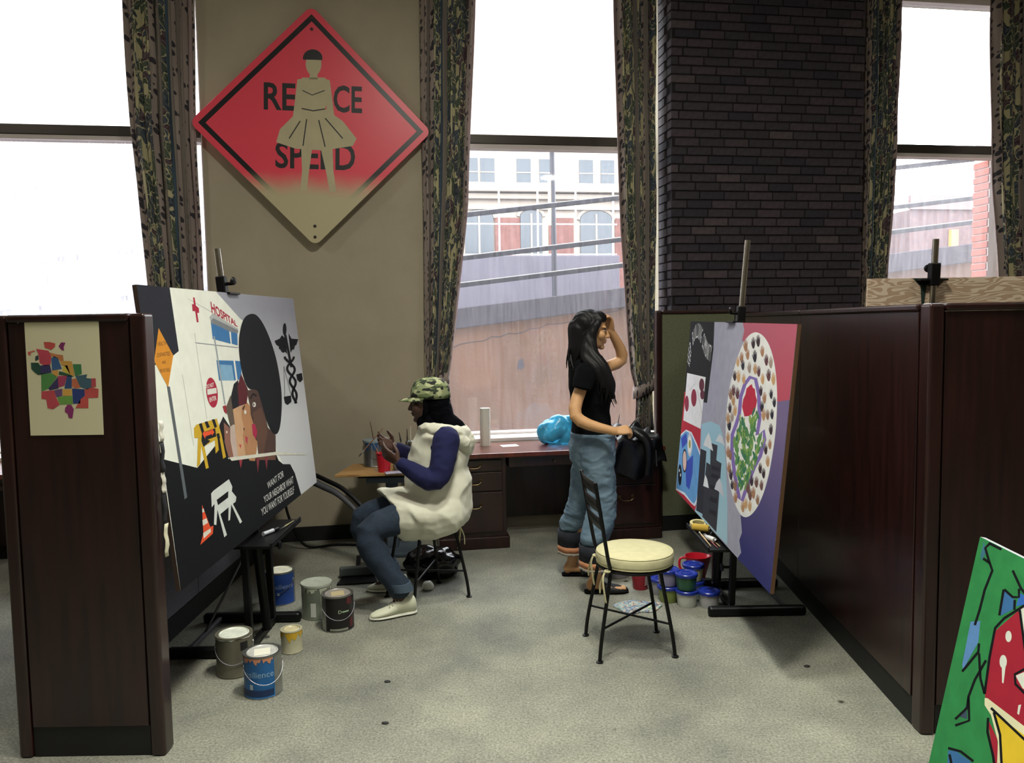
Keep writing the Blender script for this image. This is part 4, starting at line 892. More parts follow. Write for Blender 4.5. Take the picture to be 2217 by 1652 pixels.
# ------------------------------------------------------------------ paint cans
m_tin = mat('bare_tin', 'a8aaa8', .3, .9, var=.1, vs=20)
def can(label, x, y, r, h, body, lab=None, lid='d8d8cc', a0=-2.6, a1=.3, lid_note=None, text=None, tcol='c8d4e4', drip=None, opened=False, handle=True, hrot=0., group='paint cans on the floor by the left easel', z=0., strip=None, swing=-.9):
    t = thing('paint_can', label, 'paint can', T(x, y, z), group)
    n = 40; mb = MB()
    mats = [mat('tin_' + body, body, .35, .3, var=.06, vs=18)] if body != 'tin' else [m_tin]
    lc = lab or (body if body != 'tin' else '9a9a98'); mats.append(mat('can_label_' + lc, lc, .4, var=.08, vs=20))
    zs = [0, .006, .010, h * .5, h - .022, h - .008, h - .004, h]
    rs = [r, r + .002, r, r, r, r, r + .003, r + .002]
    def mf(i, u):
        a = (u * 2 * PI + PI) % (2 * PI) - PI
        return 1 if (lab and 1 <= i <= 4 and a0 <= a <= a1) else 0
    mb.lathe(list(zip(rs, zs)) + [(r - .010, h), (r - .012, h - .010), (.0005, h - .010)], n, mfun=lambda i, u: mf(i, u))
    o = mb.build('can_body', mats, t, smooth=.6)
    ml = mat('lid_paint_' + lid, lid, .35, var=.10, vs=25)
    if opened:
        MB().lathe([(r - .013, h - .008), (.0, h - .012)], n).build('wet_paint', ml, t, smooth=True)
        MB().lathe([(r - .011, h + .001), (r + .003, h + .0035), (r + .0045, h - .004), (r + .003, h - .012)], n).build('paint_smeared_rim', ml, t, smooth=True)
    else:
        MB().lathe([(r - .0135, h - .012), (r - .0135, h - .002), (r - .018, h + .001), (r - .022, h - .003), (.001, h - .003)], n).build('lid', ml, t, smooth=.5)
        if lid_note: MB().box(-.035, .035, -.045, .03, h - .0028, h - .0016, M=Matrix.Rotation(.3, 4, 'Z')).build('lid_sticker', mat('sticker_' + lid_note, lid_note, .6), t)
    if handle:
        hd = MB(); pts = []
        for i in range(17):
            a = PI * i / 16; rr_ = r + .004
            v = Vector((rr_ * math.cos(a), -math.sin(a) * .055 - .0, -math.sin(a) * .075))
            v = Vector((v.x, -math.sin(a) * (r + .008), -math.sin(a) * .07)); pts.append(Matrix.Rotation(hrot, 4, 'Z') @ v + Vector((0, 0, h - .055)))
        hd.tube(pts, .0018, 6); hd.build('wire_handle', m_gsteel, t, smooth=True)
        for s in (-1, 1):
            MB().lathe([(.011, 0), (.010, .004), (.0, .006)], 10, M=Matrix.Translation(Matrix.Rotation(hrot, 4, 'Z') @ Vector((s * r, 0, h - .055))) @ Matrix.Rotation(hrot, 4, 'Z') @ Matrix.Rotation(s * PI / 2, 4, 'Y')).build('handle_ear', m_tin, t, smooth=True)
    def wrap(mb_, pts2, zoff=.0008):
        return [((r + zoff) * math.cos(a), (r + zoff) * math.sin(a), zz) for (a, zz) in pts2]
    if text:
        for (s_, ac, zc, th) in text:
            vs, fs, asp = text_geo(s_, 0.); aw = th * asp / r
            mt = MB(); mt.add(wrap(mt, [(ac + (u - .5) * aw, zc + v * th) for u, v in vs]), fs); mt.build('label_lettering', mat('lettering_' + tcol, tcol, .5), t)
    if strip:
        for (c, aa, ab, za, zb) in strip:
            ms = MB(); k = 10
            ms.grid(lambda i, j: wrap(ms, [(aa + (ab - aa) * i / (k - 1), za + (zb - za) * j)], .0006)[0], k, 2); ms.build('label_panel', mat('panel_' + c, c, .5), t, smooth=True)
    if drip:
        rnd_ = random.Random(int(x * 100)); k = 70; a_0, a_1, dl = (-PI, PI, .045) if len(drip) == 1 else drip[1:]
        p_ = [rnd_.uniform(0, 6) for _ in range(4)]; ls = [dl * (.42 + .20 * math.sin(i * .31 + p_[0]) + .14 * math.sin(i * .83 + p_[1]) + .34 * max(0, math.sin(i * .55 + p_[2])) ** 5) for i in range(k)]
        md = MB(); md.grid(lambda i, j: wrap(md, [(a_0 + (a_1 - a_0) * i / (k - 1), h - .004 - (ls[i] if j else 0))], .0014)[0], k, 2)
        md.build('paint_drips', mat('drip_' + drip[0], drip[0], .35), t, smooth=True)
    return t
RL = 'resilience'
can('blue labelled paint can with salmon drips, nearest the camera', -1.15, 3.455, .083, .192, 'tin', '1f5f9c', 'b8b8b4', -2.9, -.68, lid_note='e0ded0', text=[(RL, -1.56, .100, .027)], tcol='8fb4d4', drip=('c98a6c', -2.9, -.7, .035), hrot=.5, strip=[('16305c', -2.8, -.69, .012, .042), ('b8c4cc', -2.0, -1.82, .045, .068)])
can('olive grey paint can with white lid beside the left easel foot', -1.352, 3.665, .084, .195, '6f6c5e', None, 'd8dccf', drip=('d0d4c8', -PI, PI, .012), hrot=.3, strip=[('17171a', -.9, -.45, .13, .17)], handle=True)
can('small yellow-dripped quart can on the carpet', -1.145, 3.90, .053, .118, 'c2bea4', None, 'c9bf9a', drip=('c8a22c', -PI, PI, .06), handle=False)
can('black labelled paint can with wire handle and open silver top', -.975, 4.205, .085, .195, 'tin', '1a1518', '8f8a86', -2.35, .6, lid_note='b8aa86', text=[('D', -1.22, .105, .018)], tcol='b8d0b0', hrot=.35, strip=[('5a2028', -.75, -.35, .15, .185), ('9ab89a', -1.08, -.62, .108, .116), ('5a2028', -.55, -.25, .02, .07), ('8a8c80', -1.9, -.7, .010, .022)])
can('open paint can of pale grey paint with crusted white rim', -1.135, 4.385, .084, .195, '8f9486', '6c7468', 'aab0a4', -2.3, -1.2, opened=True, drip=('b8bcaa', -2.6, 0, .05), handle=False, strip=[('c8ccc4', -1.75, -1.40, .02, .10)])
can('blue labelled paint can with white lid behind the left easel', -1.415, 4.63, .085, .195, 'tin', '1f3f84', 'dcdcc8', -2.9, -.2, text=[(RL, -1.15, .100, .027)], tcol='8fa4d4', hrot=-.2, strip=[('15264c', -2.0, -1.72, .14, .172), ('b8c4cc', -1.5, -1.36, .062, .078)])

# ------------------------------------------------------------------ small table with paint by the wall
m_board = mat('waxed_pine_board', 'c29a62', .5, col2='9c7444', vs=4, stretch=(2, 14, 2))
m_bluegrey = mat('blue_grey_enamel', '55606c', .5)
tb = thing('work_table', 'small table with loose pine board top behind the seated woman', 'table', T(-.93, 5.58))
MB().prism([(-.315, -.185), (.255, -.14), (.255, .27), (-.27, .25)], .600, .618).build('pine_top', m_board, tb, bevel=.002)
MB().box(-.17, .245, -.10, .25, .575, .599).build('black_tray', m_blk, tb, bevel=.003)
MB().box(-.12, .22, -.06, .22, .53, .574).build('apron', m_bluegrey, tb, bevel=.004)
MB().box(.00, .08, .05, .13, .03, .53).build('column', m_bluegrey, tb, bevel=.006)
MB().box(-.18, .23, -.10, .24, .0, .03).build('base_plate', m_bluegrey, tb, bevel=.008)
TZ = .6182
can('tin paint can with blue drips standing on the pine board', -1.02, 5.74, .083, .192, 'tin', None, '8fa0a8', opened=True, drip=('22558c', -2.2, .2, .09), hrot=.1, group='cans on the work table', z=TZ)
can('small dark tin can on the table behind the seated woman', -.745, 5.80, .055, .17, '4c5258', None, 'c8ccd0', group='cans on the work table', z=TZ, handle=False)
m_red_plastic = mat('red_plastic', 'c01c30', .35)
def cup(label, x, y, z, r0_, r1_, h, m, cat='cup', name='plastic_cup', extra=None):
    t = thing(name, label, cat, T(x, y, z))
    MB().lathe([(r0_, 0), (r1_, h), (r1_ + .003, h), (r1_ + .003, h - .006), (r1_ - .002, h - .004), (r0_ - .003, .004), (.0, .004)], 28).build('cup_body', m, t, smooth=.7)
    return t
cup('bright red plastic cup on the pine board', -.915, 5.50, TZ, .042, .052, .135, m_red_plastic)
def brush(label, a, b, r, hc, tipc, ferr='b0aca4', group='loose brushes'):
    """brush from bristle tip a to handle end b"""
    a, b = Vector(a), Vector(b); d = (b - a).normalized(); t = thing('paint_brush', label, 'brush', Matrix.Translation(a), group)
    L_ = (b - a).length; p = lambda s: d * s
    MB().tube([p(.0), p(.012), p(.03)], [r * .3, r * 1.1, r * .9], 8).build('bristles', mat('bristle_' + tipc, tipc, .8), t, smooth=True)
    MB().tube([p(.03), p(.055)], [r * .95, r * .8], 8).build('ferrule', mat('ferrule_' + ferr, ferr, .3, .9), t, smooth=True)
    MB().tube([p(.055), p(.08), p(L_ * .6), p(L_)], [r * .8, r * 1.1, r * .75, r * .45], 8).build('handle', mat('handle_' + hc, hc, .4), t, smooth=True)
    return t
brush('thin brown brush standing up in the blue-dripped can', (-1.0, 5.74, TZ + .03), (-1.045, 5.72, TZ + .33), .005, '5a4030', '3a3a44')
brush('pale brush leaning from the red cup', (-.90, 5.50, TZ + .02), (-.985, 5.47, TZ + .215), .004, '9a8a70', '5a4a40')
jar = thing('storage_jar', 'squat jar with black lid on the table behind her arm', 'jar', T(-.79, 5.66, TZ))
MB().lathe([(.05, 0), (.055, .008), (.055, .09), (.05, .098), (.0, .098)], 24).build('jar_body', mat('cloudy_jar', '8c8880', .3), jar, smooth=.7)
MB().lathe([(.058, .0985), (.058, .122), (.054, .125), (.0, .125)], 24).build('jar_lid', m_blk, jar, smooth=.7)
for i, (dx, c) in enumerate(((-.02, '2c2c30'), (.015, '383430'), (.03, 'c8c4a8'))):
    brush(('black handled', 'dark handled', 'cream handled')[i] + ' brush upright in the jar behind her hands', (-.79 + dx, 5.70 + .02 * i, TZ + .127), (-.80 + dx * 1.6, 5.70 + .02 * i, TZ + .25 + .02 * i), .006, c, '4a4038')
def crumple(name, label, cat, loc, r, m, seed, sq=(1, 1, .7), amp=.3, sub=3, group=None, thr=None):
    rnd_ = random.Random(seed); bm = bmesh.new(); bmesh.ops.create_icosphere(bm, subdivisions=sub, radius=1)
    dirs = [(Vector((rnd_.gauss(0, 1), rnd_.gauss(0, 1), rnd_.gauss(0, 1))).normalized(), rnd_.uniform(2, 7), rnd_.uniform(0, 6)) for _ in range(9)]
    for v in bm.verts:
        p = v.co.copy(); k = sum(abs(math.sin(d.dot(p) * f + ph)) for d, f, ph in dirs) / 9
        q = p * (1 - amp + amp * 2 * k * .8)
        v.co = Vector((q.x * r * sq[0], q.y * r * sq[1], max(q.z, -.72) * r * sq[2] + .72 * r * sq[2]))
    me = bpy.data.meshes.new(name); bm.to_mesh(me); bm.free(); me.materials.append(m); me.polygons.foreach_set('use_smooth', [True] * len(me.polygons))
    o = link(name, me); o.location = loc; tag(o, label, cat, group); return o
m_paper = mat('crumpled_white_paper', 'dcdcd4', .8)
crumple('crumpled_rag', 'crumpled white and green rag beside the red cup', 'rag', (-.80, 5.53, TZ), .055, mat('stained_rag', 'c8ccc0', .9, col2='5c6a58', vs=14), 3, (1, .8, .9))
pal = tag(MB().box(-.07, .07, -.045, .045, 0, .006).build('paint_swatch_card', mat('swatch_card', '8a84a0', .6, col2='c0bcc8', vs=18), M=T(-.83, 5.445, TZ, .3), bevel=.001), 'flat purple-grey swatch card on the pine board', 'card')

# hose and cables at the left of the table
hs = thing('vacuum_hose', 'black curved hose with grey sleeve beside the pine board table', 'hose', T(0, 0))
pth = smooth_path([(-1.42, 5.46, .62), (-1.30, 5.40, .58), (-1.17, 5.33, .53), (-1.04, 5.26, .43), (-.97, 5.2, .33), (-.955, 5.22, .18), (-.955, 5.24, .02)], 6)
MB().tube(pth, .016, 10).build('hose_tube', m_blk, hs, smooth=True)
MB().tube([p + Vector((-.03, .0, -.04)) for p in pth[:27]], [.027 - .0006 * i for i in range(27)], 12).build('grey_sleeve', mat('grey_hose_sleeve', '4a4c52', .6), hs, smooth=True)
cb = MB().tube(smooth_path([(-1.72, 5.75, .5), (-1.66, 5.7, .25), (-1.55, 5.72, .03), (-1.35, 5.80, .012), (-1.15, 5.78, .012), (-.98, 5.74, .012)], 6), .010, 8).build('floor_cable', m_blk, smooth=True)
tag(cb, 'thick black cable lying along the beige wall', 'cable')
# ------------------------------------------------------------------ bistro chairs
m_cush = mat('cream_cotton_cushion', 'c9c39c', .85, var=.04, vs=30, bump=.06, bs=60)
def bistro(label, M, sit=False):
    t = thing('bistro_chair', label, 'chair', M, 'black metal bistro chairs')
    zs = .435; r = .0095
    legs = {}
    for (bx, s) in ((-1, -1), (-1, 1), (1, -1), (1, 1)):
        fx, fy = bx * .19, s * (.168 if bx < 0 else .158)
        tx, ty = bx * .125, s * .125
        pts = [(fx, fy, .004), (fx * .93, fy * .96, .12), (tx * 1.08, ty * 1.08, .36), (tx, ty, zs)]
        if bx < 0: pts += [(-.145, s * .155, .52), (-.178, s * .165, .72), (-.205, s * .168, .885)]
        g = MB().tube(smooth_path(pts, 5), r, 8).build('back_post' if bx < 0 else 'leg', m_blk, t, smooth=True)
        MB().lathe([(.0, 0), (.018, 0), (.018, .006), (.010, .009), (0, .009)], 12, c=(fx, fy, 0)).build('foot_cap', m_blk, g, smooth=.6)
        legs[(bx, s)] = (fx * .86, fy * .93, .165)
    MB().tube([legs[(-1, -1)], legs[(1, 1)]], .006, 8).build('cross_stretcher', m_blk, t, smooth=True)
    MB().tube([legs[(-1, 1)], legs[(1, -1)]], .006, 8).build('cross_stretcher', m_blk, t, smooth=True)
    MB().tube([(.03 + .185 * math.cos(2 * PI * i / 28), .185 * math.sin(2 * PI * i / 28), zs - .004) for i in range(28)], .0085, 8, closed=True).build('seat_ring', m_blk, t, smooth=True)
    MB().lathe([(.0, zs), (.18, zs), (.18, zs + .004), (.0, zs + .004)], 28, c=(.03, 0, 0)).build('seat_pan', m_blk, t)
    for z0 in (.645, .735, .825):
        x0 = -.145 - (z0 - .52) * .165; x1 = x0 - .065 * .15; mb = MB(); k = 9
        mb.grid(lambda i, j: (x0 + (x1 - x0) * j - .012 * math.sin(PI * i / (k - 1)), -.165 + .33 * i / (k - 1), z0 + .062 * j), k, 2)
        o = mb.build('back_slat', m_blk, t, smooth=3.0); q = o.modifiers.new('thickness', 'SOLIDIFY'); q.thickness = .004
    hgt_ = .045 if sit else .062; z0 = zs + .005
    prof = [(.0, z0), (.17, z0), (.190, z0 + .006), (.197, z0 + hgt_ * .35), (.193, z0 + hgt_ * .55), (.196, z0 + hgt_ * .8), (.188, z0 + hgt_), (.15, z0 + hgt_ + .006), (.0, z0 + hgt_ + .010)]
    cu = MB().lathe(prof, 44, c=(.03, 0, 0)).build('seat_cushion', m_cush, t, smooth=1.2)
    for zz, rr_ in ((z0 + .007, .191), (z0 + hgt_ - .002, .190)):
        MB().tube([(.03 + rr_ * math.cos(2 * PI * i / 44), rr_ * math.sin(2 * PI * i / 44), zz) for i in range(44)], .0032, 6, closed=True).build('piping', m_cush, cu, smooth=True)
    for s in (-1, 1):
        bx, by = -.142, s * .135; tie = MB()
        tie.tube([(bx + .012 * math.cos(2 * PI * i / 12), by + .014 * math.sin(2 * PI * i / 12), z0 + .0) for i in range(12)], .005, 6, closed=True)
        tie.tube(smooth_path([(bx - .01, by, z0), (bx - .025, by - .012, z0 - .03), (bx - .02, by - .02, z0 - .10), (bx - .012, by - .022, z0 - .15)], 4), [.006] * 12 + [.004], 6, sq=.35)
        tie.tube(smooth_path([(bx - .01, by, z0), (bx - .018, by + .014, z0 - .025), (bx - .03, by + .022, z0 - .07), (bx - .032, by + .02, z0 - .115)], 4), [.006] * 12 + [.004], 6, sq=.35)
        tie.build('cushion_tie', m_cush, cu, smooth=True)
    return t
bistro('empty black metal bistro chair with round cream cushion in the foreground', T(.575, 3.888, 0, .108))
bistro('black metal bistro chair carrying the seated woman', T(-.534, 4.667, 0, 218.3 * PI / 180), True)

# ------------------------------------------------------------------ tubs, cups and palette at the right easel
m_bluelid = mat('blue_plastic_lid', '1c2f8c', .3)
def tub(label, x, y, z, col, r=.060, h=.098):
    t = thing('paint_tub', label, 'tub', T(x, y, z), 'blue lidded paint tubs by the right easel')
    MB().lathe([(.0, .0005), (r * .86, .0005), (r * .88, .004), (r, h - .022), (r, h - .018)], 30).build('tub_body', mat('tub_paint_' + col, col, .35, var=.06, vs=16), t, smooth=.7)
    MB().lathe([(r + .001, h - .0215), (r + .006, h - .020), (r + .006, h - .006), (r + .002, h - .002), (r - .006, h - .0015), (r - .009, h - .006), (.0, h - .006)], 30).build('lid', m_bluelid, t, smooth=.6)
    MB().lathe([(r * .5, h - .0058), (r * .5, h - .003), (r * .42, h - .003), (r * .42, h - .0058)], 24, caps=False).build('lid_ring', m_bluelid, t, smooth=.6)
    return t
tub('white paint tub at the bottom of the front stack, under the green one', .995, 4.455, 0, 'c4c6c0')
tub('dark green paint tub with blue lid stacked on the white tub', .993, 4.458, .0985, '2c5a40')
tub('olive green tub at the bottom of the left stack', .905, 4.535, 0, '7c8a4a')
tub('lavender paint tub with blue lid stacked on the olive tub', .902, 4.538, .0985, '8c86a4')
tub('lone grey-white paint tub beside the easel foot', 1.118, 4.435, 0, 'b0b0b4')
tub('pale blue tub mostly hidden behind the green one', 1.075, 4.62, 0, '8cb0c4')
tub('cream paint tub with blue lid at the back of the stacks', 1.072, 4.622, .0985, 'c8c494')
tub('grey tub peeking out left behind the lavender tub', .880, 4.675, 0, '9a9aa4')
rc = cup('dark red tapered cup with a pale label behind the chair', .775, 4.76, 0, .045, .058, .125, mat('dark_red_plastic', '8c1c2c', .4))
MB().grid(lambda i, j: ((.0515 + .008 * j) * math.cos(-1.2 + .8 * i / 5), (.0515 + .008 * j) * math.sin(-1.2 + .8 * i / 5), .03 + .06 * j), 6, 2).build('cup_label', mat('pale_label', 'b0a0a0', .6), rc)
pit = thing('measuring_pitcher', 'red plastic pitcher with spout behind the paint tubs', 'pitcher', T(1.165, 4.93))
def pf(i, j):
    a = 2 * PI * i / 30; z, r_ = ((0, .052), (.01, .054), (.14, .072), (.148, .075), (.148, .071), (.13, .066), (.012, .05))[j]
    k = 1 + (.28 * max(0, math.cos(a)) ** 6 if 1 < j < 5 else 0); return (r_ * k * math.cos(a), r_ * math.sin(a), z)
MB().grid(pf, 30, 7, wrap=True).build('pitcher_body', m_red_plastic, pit, smooth=.8)
MB().lathe([(.0, .001), (.051, .001), (.051, .012), (.0, .012)], 24).build('pitcher_base', m_red_plastic, pit)
MB().tube(smooth_path([(-.065, 0, .135), (-.105, 0, .13), (-.11, 0, .08), (-.085, 0, .045), (-.06, 0, .04)], 4), .008, 8).build('handle', m_red_plastic, pit, smooth=True)
can('flat grey tin behind the chair cushion, on the carpet', .66, 5.02, .083, .10, '7c7e80', None, 'b0b0ac', group='tins near the standing woman', handle=False)
bx_ = thing('cardboard_box', 'small orange-brown carton behind the dark red cup', 'box', T(.955, 4.98, 0, .3))
MB().box(-.05, .05, -.04, .04, 0, .10).build('carton', mat('orange_carton', 'a8684c', .7), bx_, bevel=.002)
MB().box(-.051, .051, -.0415, -.040, .055, .075).build('printed_band', mat('cream_band', 'd8ccb0', .7), bx_)
def palette_mat():
    m = bpy.data.materials.new('mixed_wet_paint'); m.use_nodes = True; nt = m.node_tree; N = nt.nodes; L = nt.links; p = N['Principled BSDF']; p.inputs['Roughness'].default_value = .35
    tc = N.new('ShaderNodeTexCoord'); n = N.new('ShaderNodeTexNoise'); n.inputs['Scale'].default_value = 22; n.inputs['Detail'].default_value = 3; L.new(tc.outputs['Object'], n.inputs[0])
    r = N.new('ShaderNodeValToRGB'); L.new(n.outputs[0], r.inputs[0]); e = r.color_ramp.elements
    cs = [(.3, 'c8a890'), (.40, '6a9ab8'), (.46, '503c48'), (.52, 'c8b8a0'), (.58, '8cb0bc'), (.64, '4a7a6a'), (.7, 'd0cca0')]
    while len(e) < len(cs): e.new(.5)
    for k, (q, c) in enumerate(cs): e[k].position = q; e[k].color = lin(c)
    L.new(r.outputs[0], p.inputs['Base Color']); return m
pp = []
for i in range(48):
    a = 2 * PI * i / 48; k = 1 + .08 * math.sin(3 * a + 1) + .06 * math.sin(5 * a) - (.22 * math.exp(-((a - 4.7) / .25) ** 2)); pp.append((.135 * k * math.cos(a), .105 * k * math.sin(a)))
tag(MB().prism(pp, .001, .007).build('paint_palette', palette_mat(), M=T(.705, 4.43, 0, .1), bevel=.002), 'cloud shaped palette smeared with mixed paint under the chair', 'palette')
# things on the right tray (z = .386)
TR = .387
tp = thing('masking_tape', 'roll of cream masking tape at the far end of the right tray', 'tape', Matrix.Translation((1.125, 4.72, TR + .020)) @ Matrix.Rotation(.16, 4, 'X'))
MB().lathe([(.036, -.012), (.052, -.012), (.052, .012), (.036, .012), (.036, -.012)], 32, caps=False).build('tape_roll', mat('cream_tape', 'c9bd84', .6), tp, smooth=.6)
rl = thing('foam_roller', 'yellow foam paint roller lying on the right tray', 'roller', Matrix.Translation((1.115, 4.62, TR + .024)) @ Matrix.Rotation(-.5, 4, 'Z'))
MB().lathe([(.0, -.05), (.02, -.05), (.023, -.045), (.023, .045), (.02, .05), (.0, .05)], 20, M=Matrix.Rotation(PI / 2, 4, 'Y')).build('foam_sleeve', mat('yellow_foam', 'c2a040', .9, bump=.3, bs=200), rl, smooth=.6)
MB().tube(smooth_path([(.05, 0, 0), (.07, 0, .0), (.075, -.02, -.008), (.075, -.06, -.014)], 4), .004, 6).build('wire_arm', m_gsteel, rl, smooth=True)
tbp = thing('paint_tube', 'white paint tube with silver cap on the right tray', 'tube', Matrix.Translation((1.125, 4.40, TR + .017)) @ Matrix.Rotation(-1.25, 4, 'Z') @ Matrix.Rotation(PI / 2, 4, 'Y'))
MB().tube([(0, 0, -.06), (0, 0, -.03), (0, 0, .03)], [.008, .015, .016], 14).build('tube_body', mat('white_tube', 'c8c4c0', .35), tbp, smooth=True)
MB().tube([(0, 0, .031), (0, 0, .05)], [.010, .010], 12).build('tube_cap', m_chrome, tbp, smooth=True)
for i, (dx, y0, y1, hc) in enumerate(((.0, 4.60, 4.30, 'c8a878'), (.02, 4.55, 4.27, '8a3038'), (.035, 4.56, 4.29, 'b89868'))):
    brush(('tan handled', 'red handled', 'pale wooden')[i] + ' brush lying on the right easel tray', (1.10 + dx * .6, y0, TR + .006), (1.095 + dx * 1.4, y1, TR + .006), .005, hc, ('c8c0b0', '2c2c30', '5c4c40')[i])
# things on the left tray (z = .575)
mk = thing('marker_pen', 'white capped marker lying on the left easel tray', 'marker', Matrix.Translation((-1.275, 4.04, .585)) @ Matrix.Rotation(1.2, 4, 'Z') @ Matrix.Rotation(PI / 2, 4, 'Y'))
MB().tube([(0, 0, -.06), (0, 0, .02)], .011, 12).build('barrel', mat('pale_barrel', 'b8bcc4', .3), mk, smooth=True); MB().tube([(0, 0, .021), (0, 0, .06)], [.012, .010], 12).build('pen_cap', m_blk, mk, smooth=True)
brush('pale brush lying on the left easel tray', (-1.24, 4.10, .581), (-1.22, 4.28, .581), .004, 'b0a878', '3a3a34')
# ------------------------------------------------------------------ on the desk
def D(lx, ly, z=DZ, rz=0): return WALL @ Matrix.Translation((lx, ly, z)) @ Matrix.Rotation(rz, 4, 'Z')
pt = thing('paper_towel_roll', 'tall white paper towel roll standing on the desk', 'paper roll', D(-.245, -.18, DZ + .0005))
rp = [(.040 + .0022 * math.sin(5 * a)) for a in [2 * PI * i / 40 for i in range(40)]]
MB().grid(lambda i, j: (rp[i] * (1 - .03 * math.sin(j * 2.)) * math.cos(2 * PI * i / 40) + .002 * j / 8, rp[i] * math.sin(2 * PI * i / 40), .29 * j / 8), 40, 9, wrap=True).build('paper_wrap', m_paper, pt, smooth=.9)
MB().lathe([(.017, .288), (.038, .288), (.038, .2905), (.017, .2905)], 30, caps=False).build('roll_end', m_paper, pt)
MB().tube([(.036, -.012, .29 * i / 6) for i in range(7)], .006, 6, sq=.3).build('loose_sheet_edge', m_paper, pt, smooth=True)
tag(MB().prism([(-.075, -.05), (.055, -.055), (.06, .045), (-.07, .05)], 0, .001).build('paper_sheet', m_paper, M=D(-.06, -.24, DZ + .0008, .15)), 'white sheet of paper lying on the desktop', 'paper')
m_bluebag = mat('thin_blue_plastic', '45b8ec', .25, var=.12, vs=10)
m_bluebag.node_tree.nodes['Principled BSDF'].inputs['Transmission Weight'].default_value = .35
bg_ = crumple('plastic_bag', 'crumpled bright blue plastic bag on the desk by the window', 'bag', (0, 0, 0), .125, m_bluebag, 8, (1.3, .8, 1.0), .46, 5)
bg_.matrix_world = D(.335, -.20, DZ + .001, .1)
jr = thing('brush_jar', 'glass jar with brushes on the desk behind the standing woman', 'jar', D(.80, -.16))
MB().lathe([(.035, .0005), (.04, .006), (.04, .10), (.036, .115), (.033, .115), (.036, .1), (.036, .008), (0, .008)], 20).build('jar_glass', mat('grey_glass', '9a9c98', .15), jr, smooth=.7)
brush('dark brush standing in the glass jar', tuple(WALL @ Vector((.80, -.16, DZ + .012))), tuple(WALL @ Vector((.835, -.165, DZ + .20))), .005, '3a2a24', '4a4a4a')
m_leather = mat('black_leather', '0a0b0e', .36, var=.2, vs=12, bump=.25, bs=90)
jk = thing('leather_jacket', 'black leather jacket draped over the right end of the desk', 'jacket', D(.86, -.44))
def jf(i, j):
    u = i / 30; v = j / 30                              # cloth draped: lies on the top, falls over the front edge
    L_ = v * .53; x = -.18 + .36 * u + .03 * math.sin(v * 5 + u * 3)
    flat = .30
    if L_ < flat: y = .20 - L_ * 1.0; z = .045 + .045 * math.sin(u * 7 + v * 6) ** 2 + .04 * math.sin(u * 3.1) * math.cos(v * 8) + .03
    else: y = -.145 - .012 * math.sin((L_ - flat) * 20 + u * 9); z = .05 - (L_ - flat) * (1.0 + .25 * math.sin(u * 5)) + .02 * math.sin(u * 9)
    return (x, y - .010 * math.sin(u * 14 + v * 3), z)
o = MB().grid(jf, 31, 31).build('jacket_body', m_leather, jk, smooth=3.0); q = o.modifiers.new('thickness', 'SOLIDIFY'); q.thickness = .012; q.offset = 1
MB().tube(smooth_path([(-.12, .02, .10), (-.05, -.10, .13), (.04, -.17, .06), (.06, -.185, -.06), (.05, -.18, -.20)], 6), [.05] * 12 + [.045] * 8 + [.04] * 5, 14, sq=.7).build('sleeve', m_leather, jk, smooth=True)
MB().tube(smooth_path([(-.02, .12, .05), (.06, .13, .05), (.13, .09, .045), (.165, .02, .04)], 6), [.042] * 19, 14, sq=.7).build('sleeve', m_leather, jk, smooth=True)
MB().tube([(.115, -.175, -.02), (.12, -.178, -.14)], .004, 6).build('zip_pull', m_gsteel, jk)
# ------------------------------------------------------------------ under the seated chair
m_shinybag = mat('glossy_black_plastic', '0b0b10', .18, var=.3, vs=9, bump=.6, bs=14)
crumple('trash_bag', 'shiny black plastic bag lying under the seated woman', 'bag', (-.545, 5.06, 0), .17, m_shinybag, 5, (1.05, .75, .68), .45, 4)
dp = thing('dust_pan', 'black and grey dustpan on the floor beyond her feet', 'dustpan', T(-1.02, 4.98, 0, .15))
MB().prism([(-.13, -.07), (.13, -.07), (.10, .10), (-.10, .10)], .0, .012).build('pan_floor', m_blk, dp, bevel=.003)
MB().box(-.12, .12, .06, .10, .012, .075).build('pan_back', mat('grey_dustpan_plastic', '4c5250', .5), dp, bevel=.01)
MB().bar((0, .09, .06), (.0, .22, .10), .03, .02).build('pan_handle', m_blk, dp, bevel=.006)
crumple('paper_ball', 'crumpled white tissue on the carpet behind the chair leg', 'tissue', (-.545, 4.80, 0), .035, m_paper, 12, (1, 1, .9), .3, 3, 'crumpled tissues')
cl = cup('clear crushed plastic cup on the floor behind her feet', -.995, 5.32, 0, .03, .04, .06, mat('cloudy_clear_plastic', 'a8a8b0', .2))
rnd = random.Random(21)
for i, (x, y, lab) in enumerate(((-.60, 3.53, 'dark paint fleck right of the front blue can'), (-.55, 3.15, 'dark paint fleck on the carpet near the lower centre'), (1.38, 3.62, 'small dark scrap beside the long right partition'))):
    crumple('paint_fleck', lab, 'debris', (x, y, 0), .012, mat('dark_fleck', '1c1a1a', .7), 30 + i, (1.3, .9, .35), .3, 2, 'flecks on the carpet')
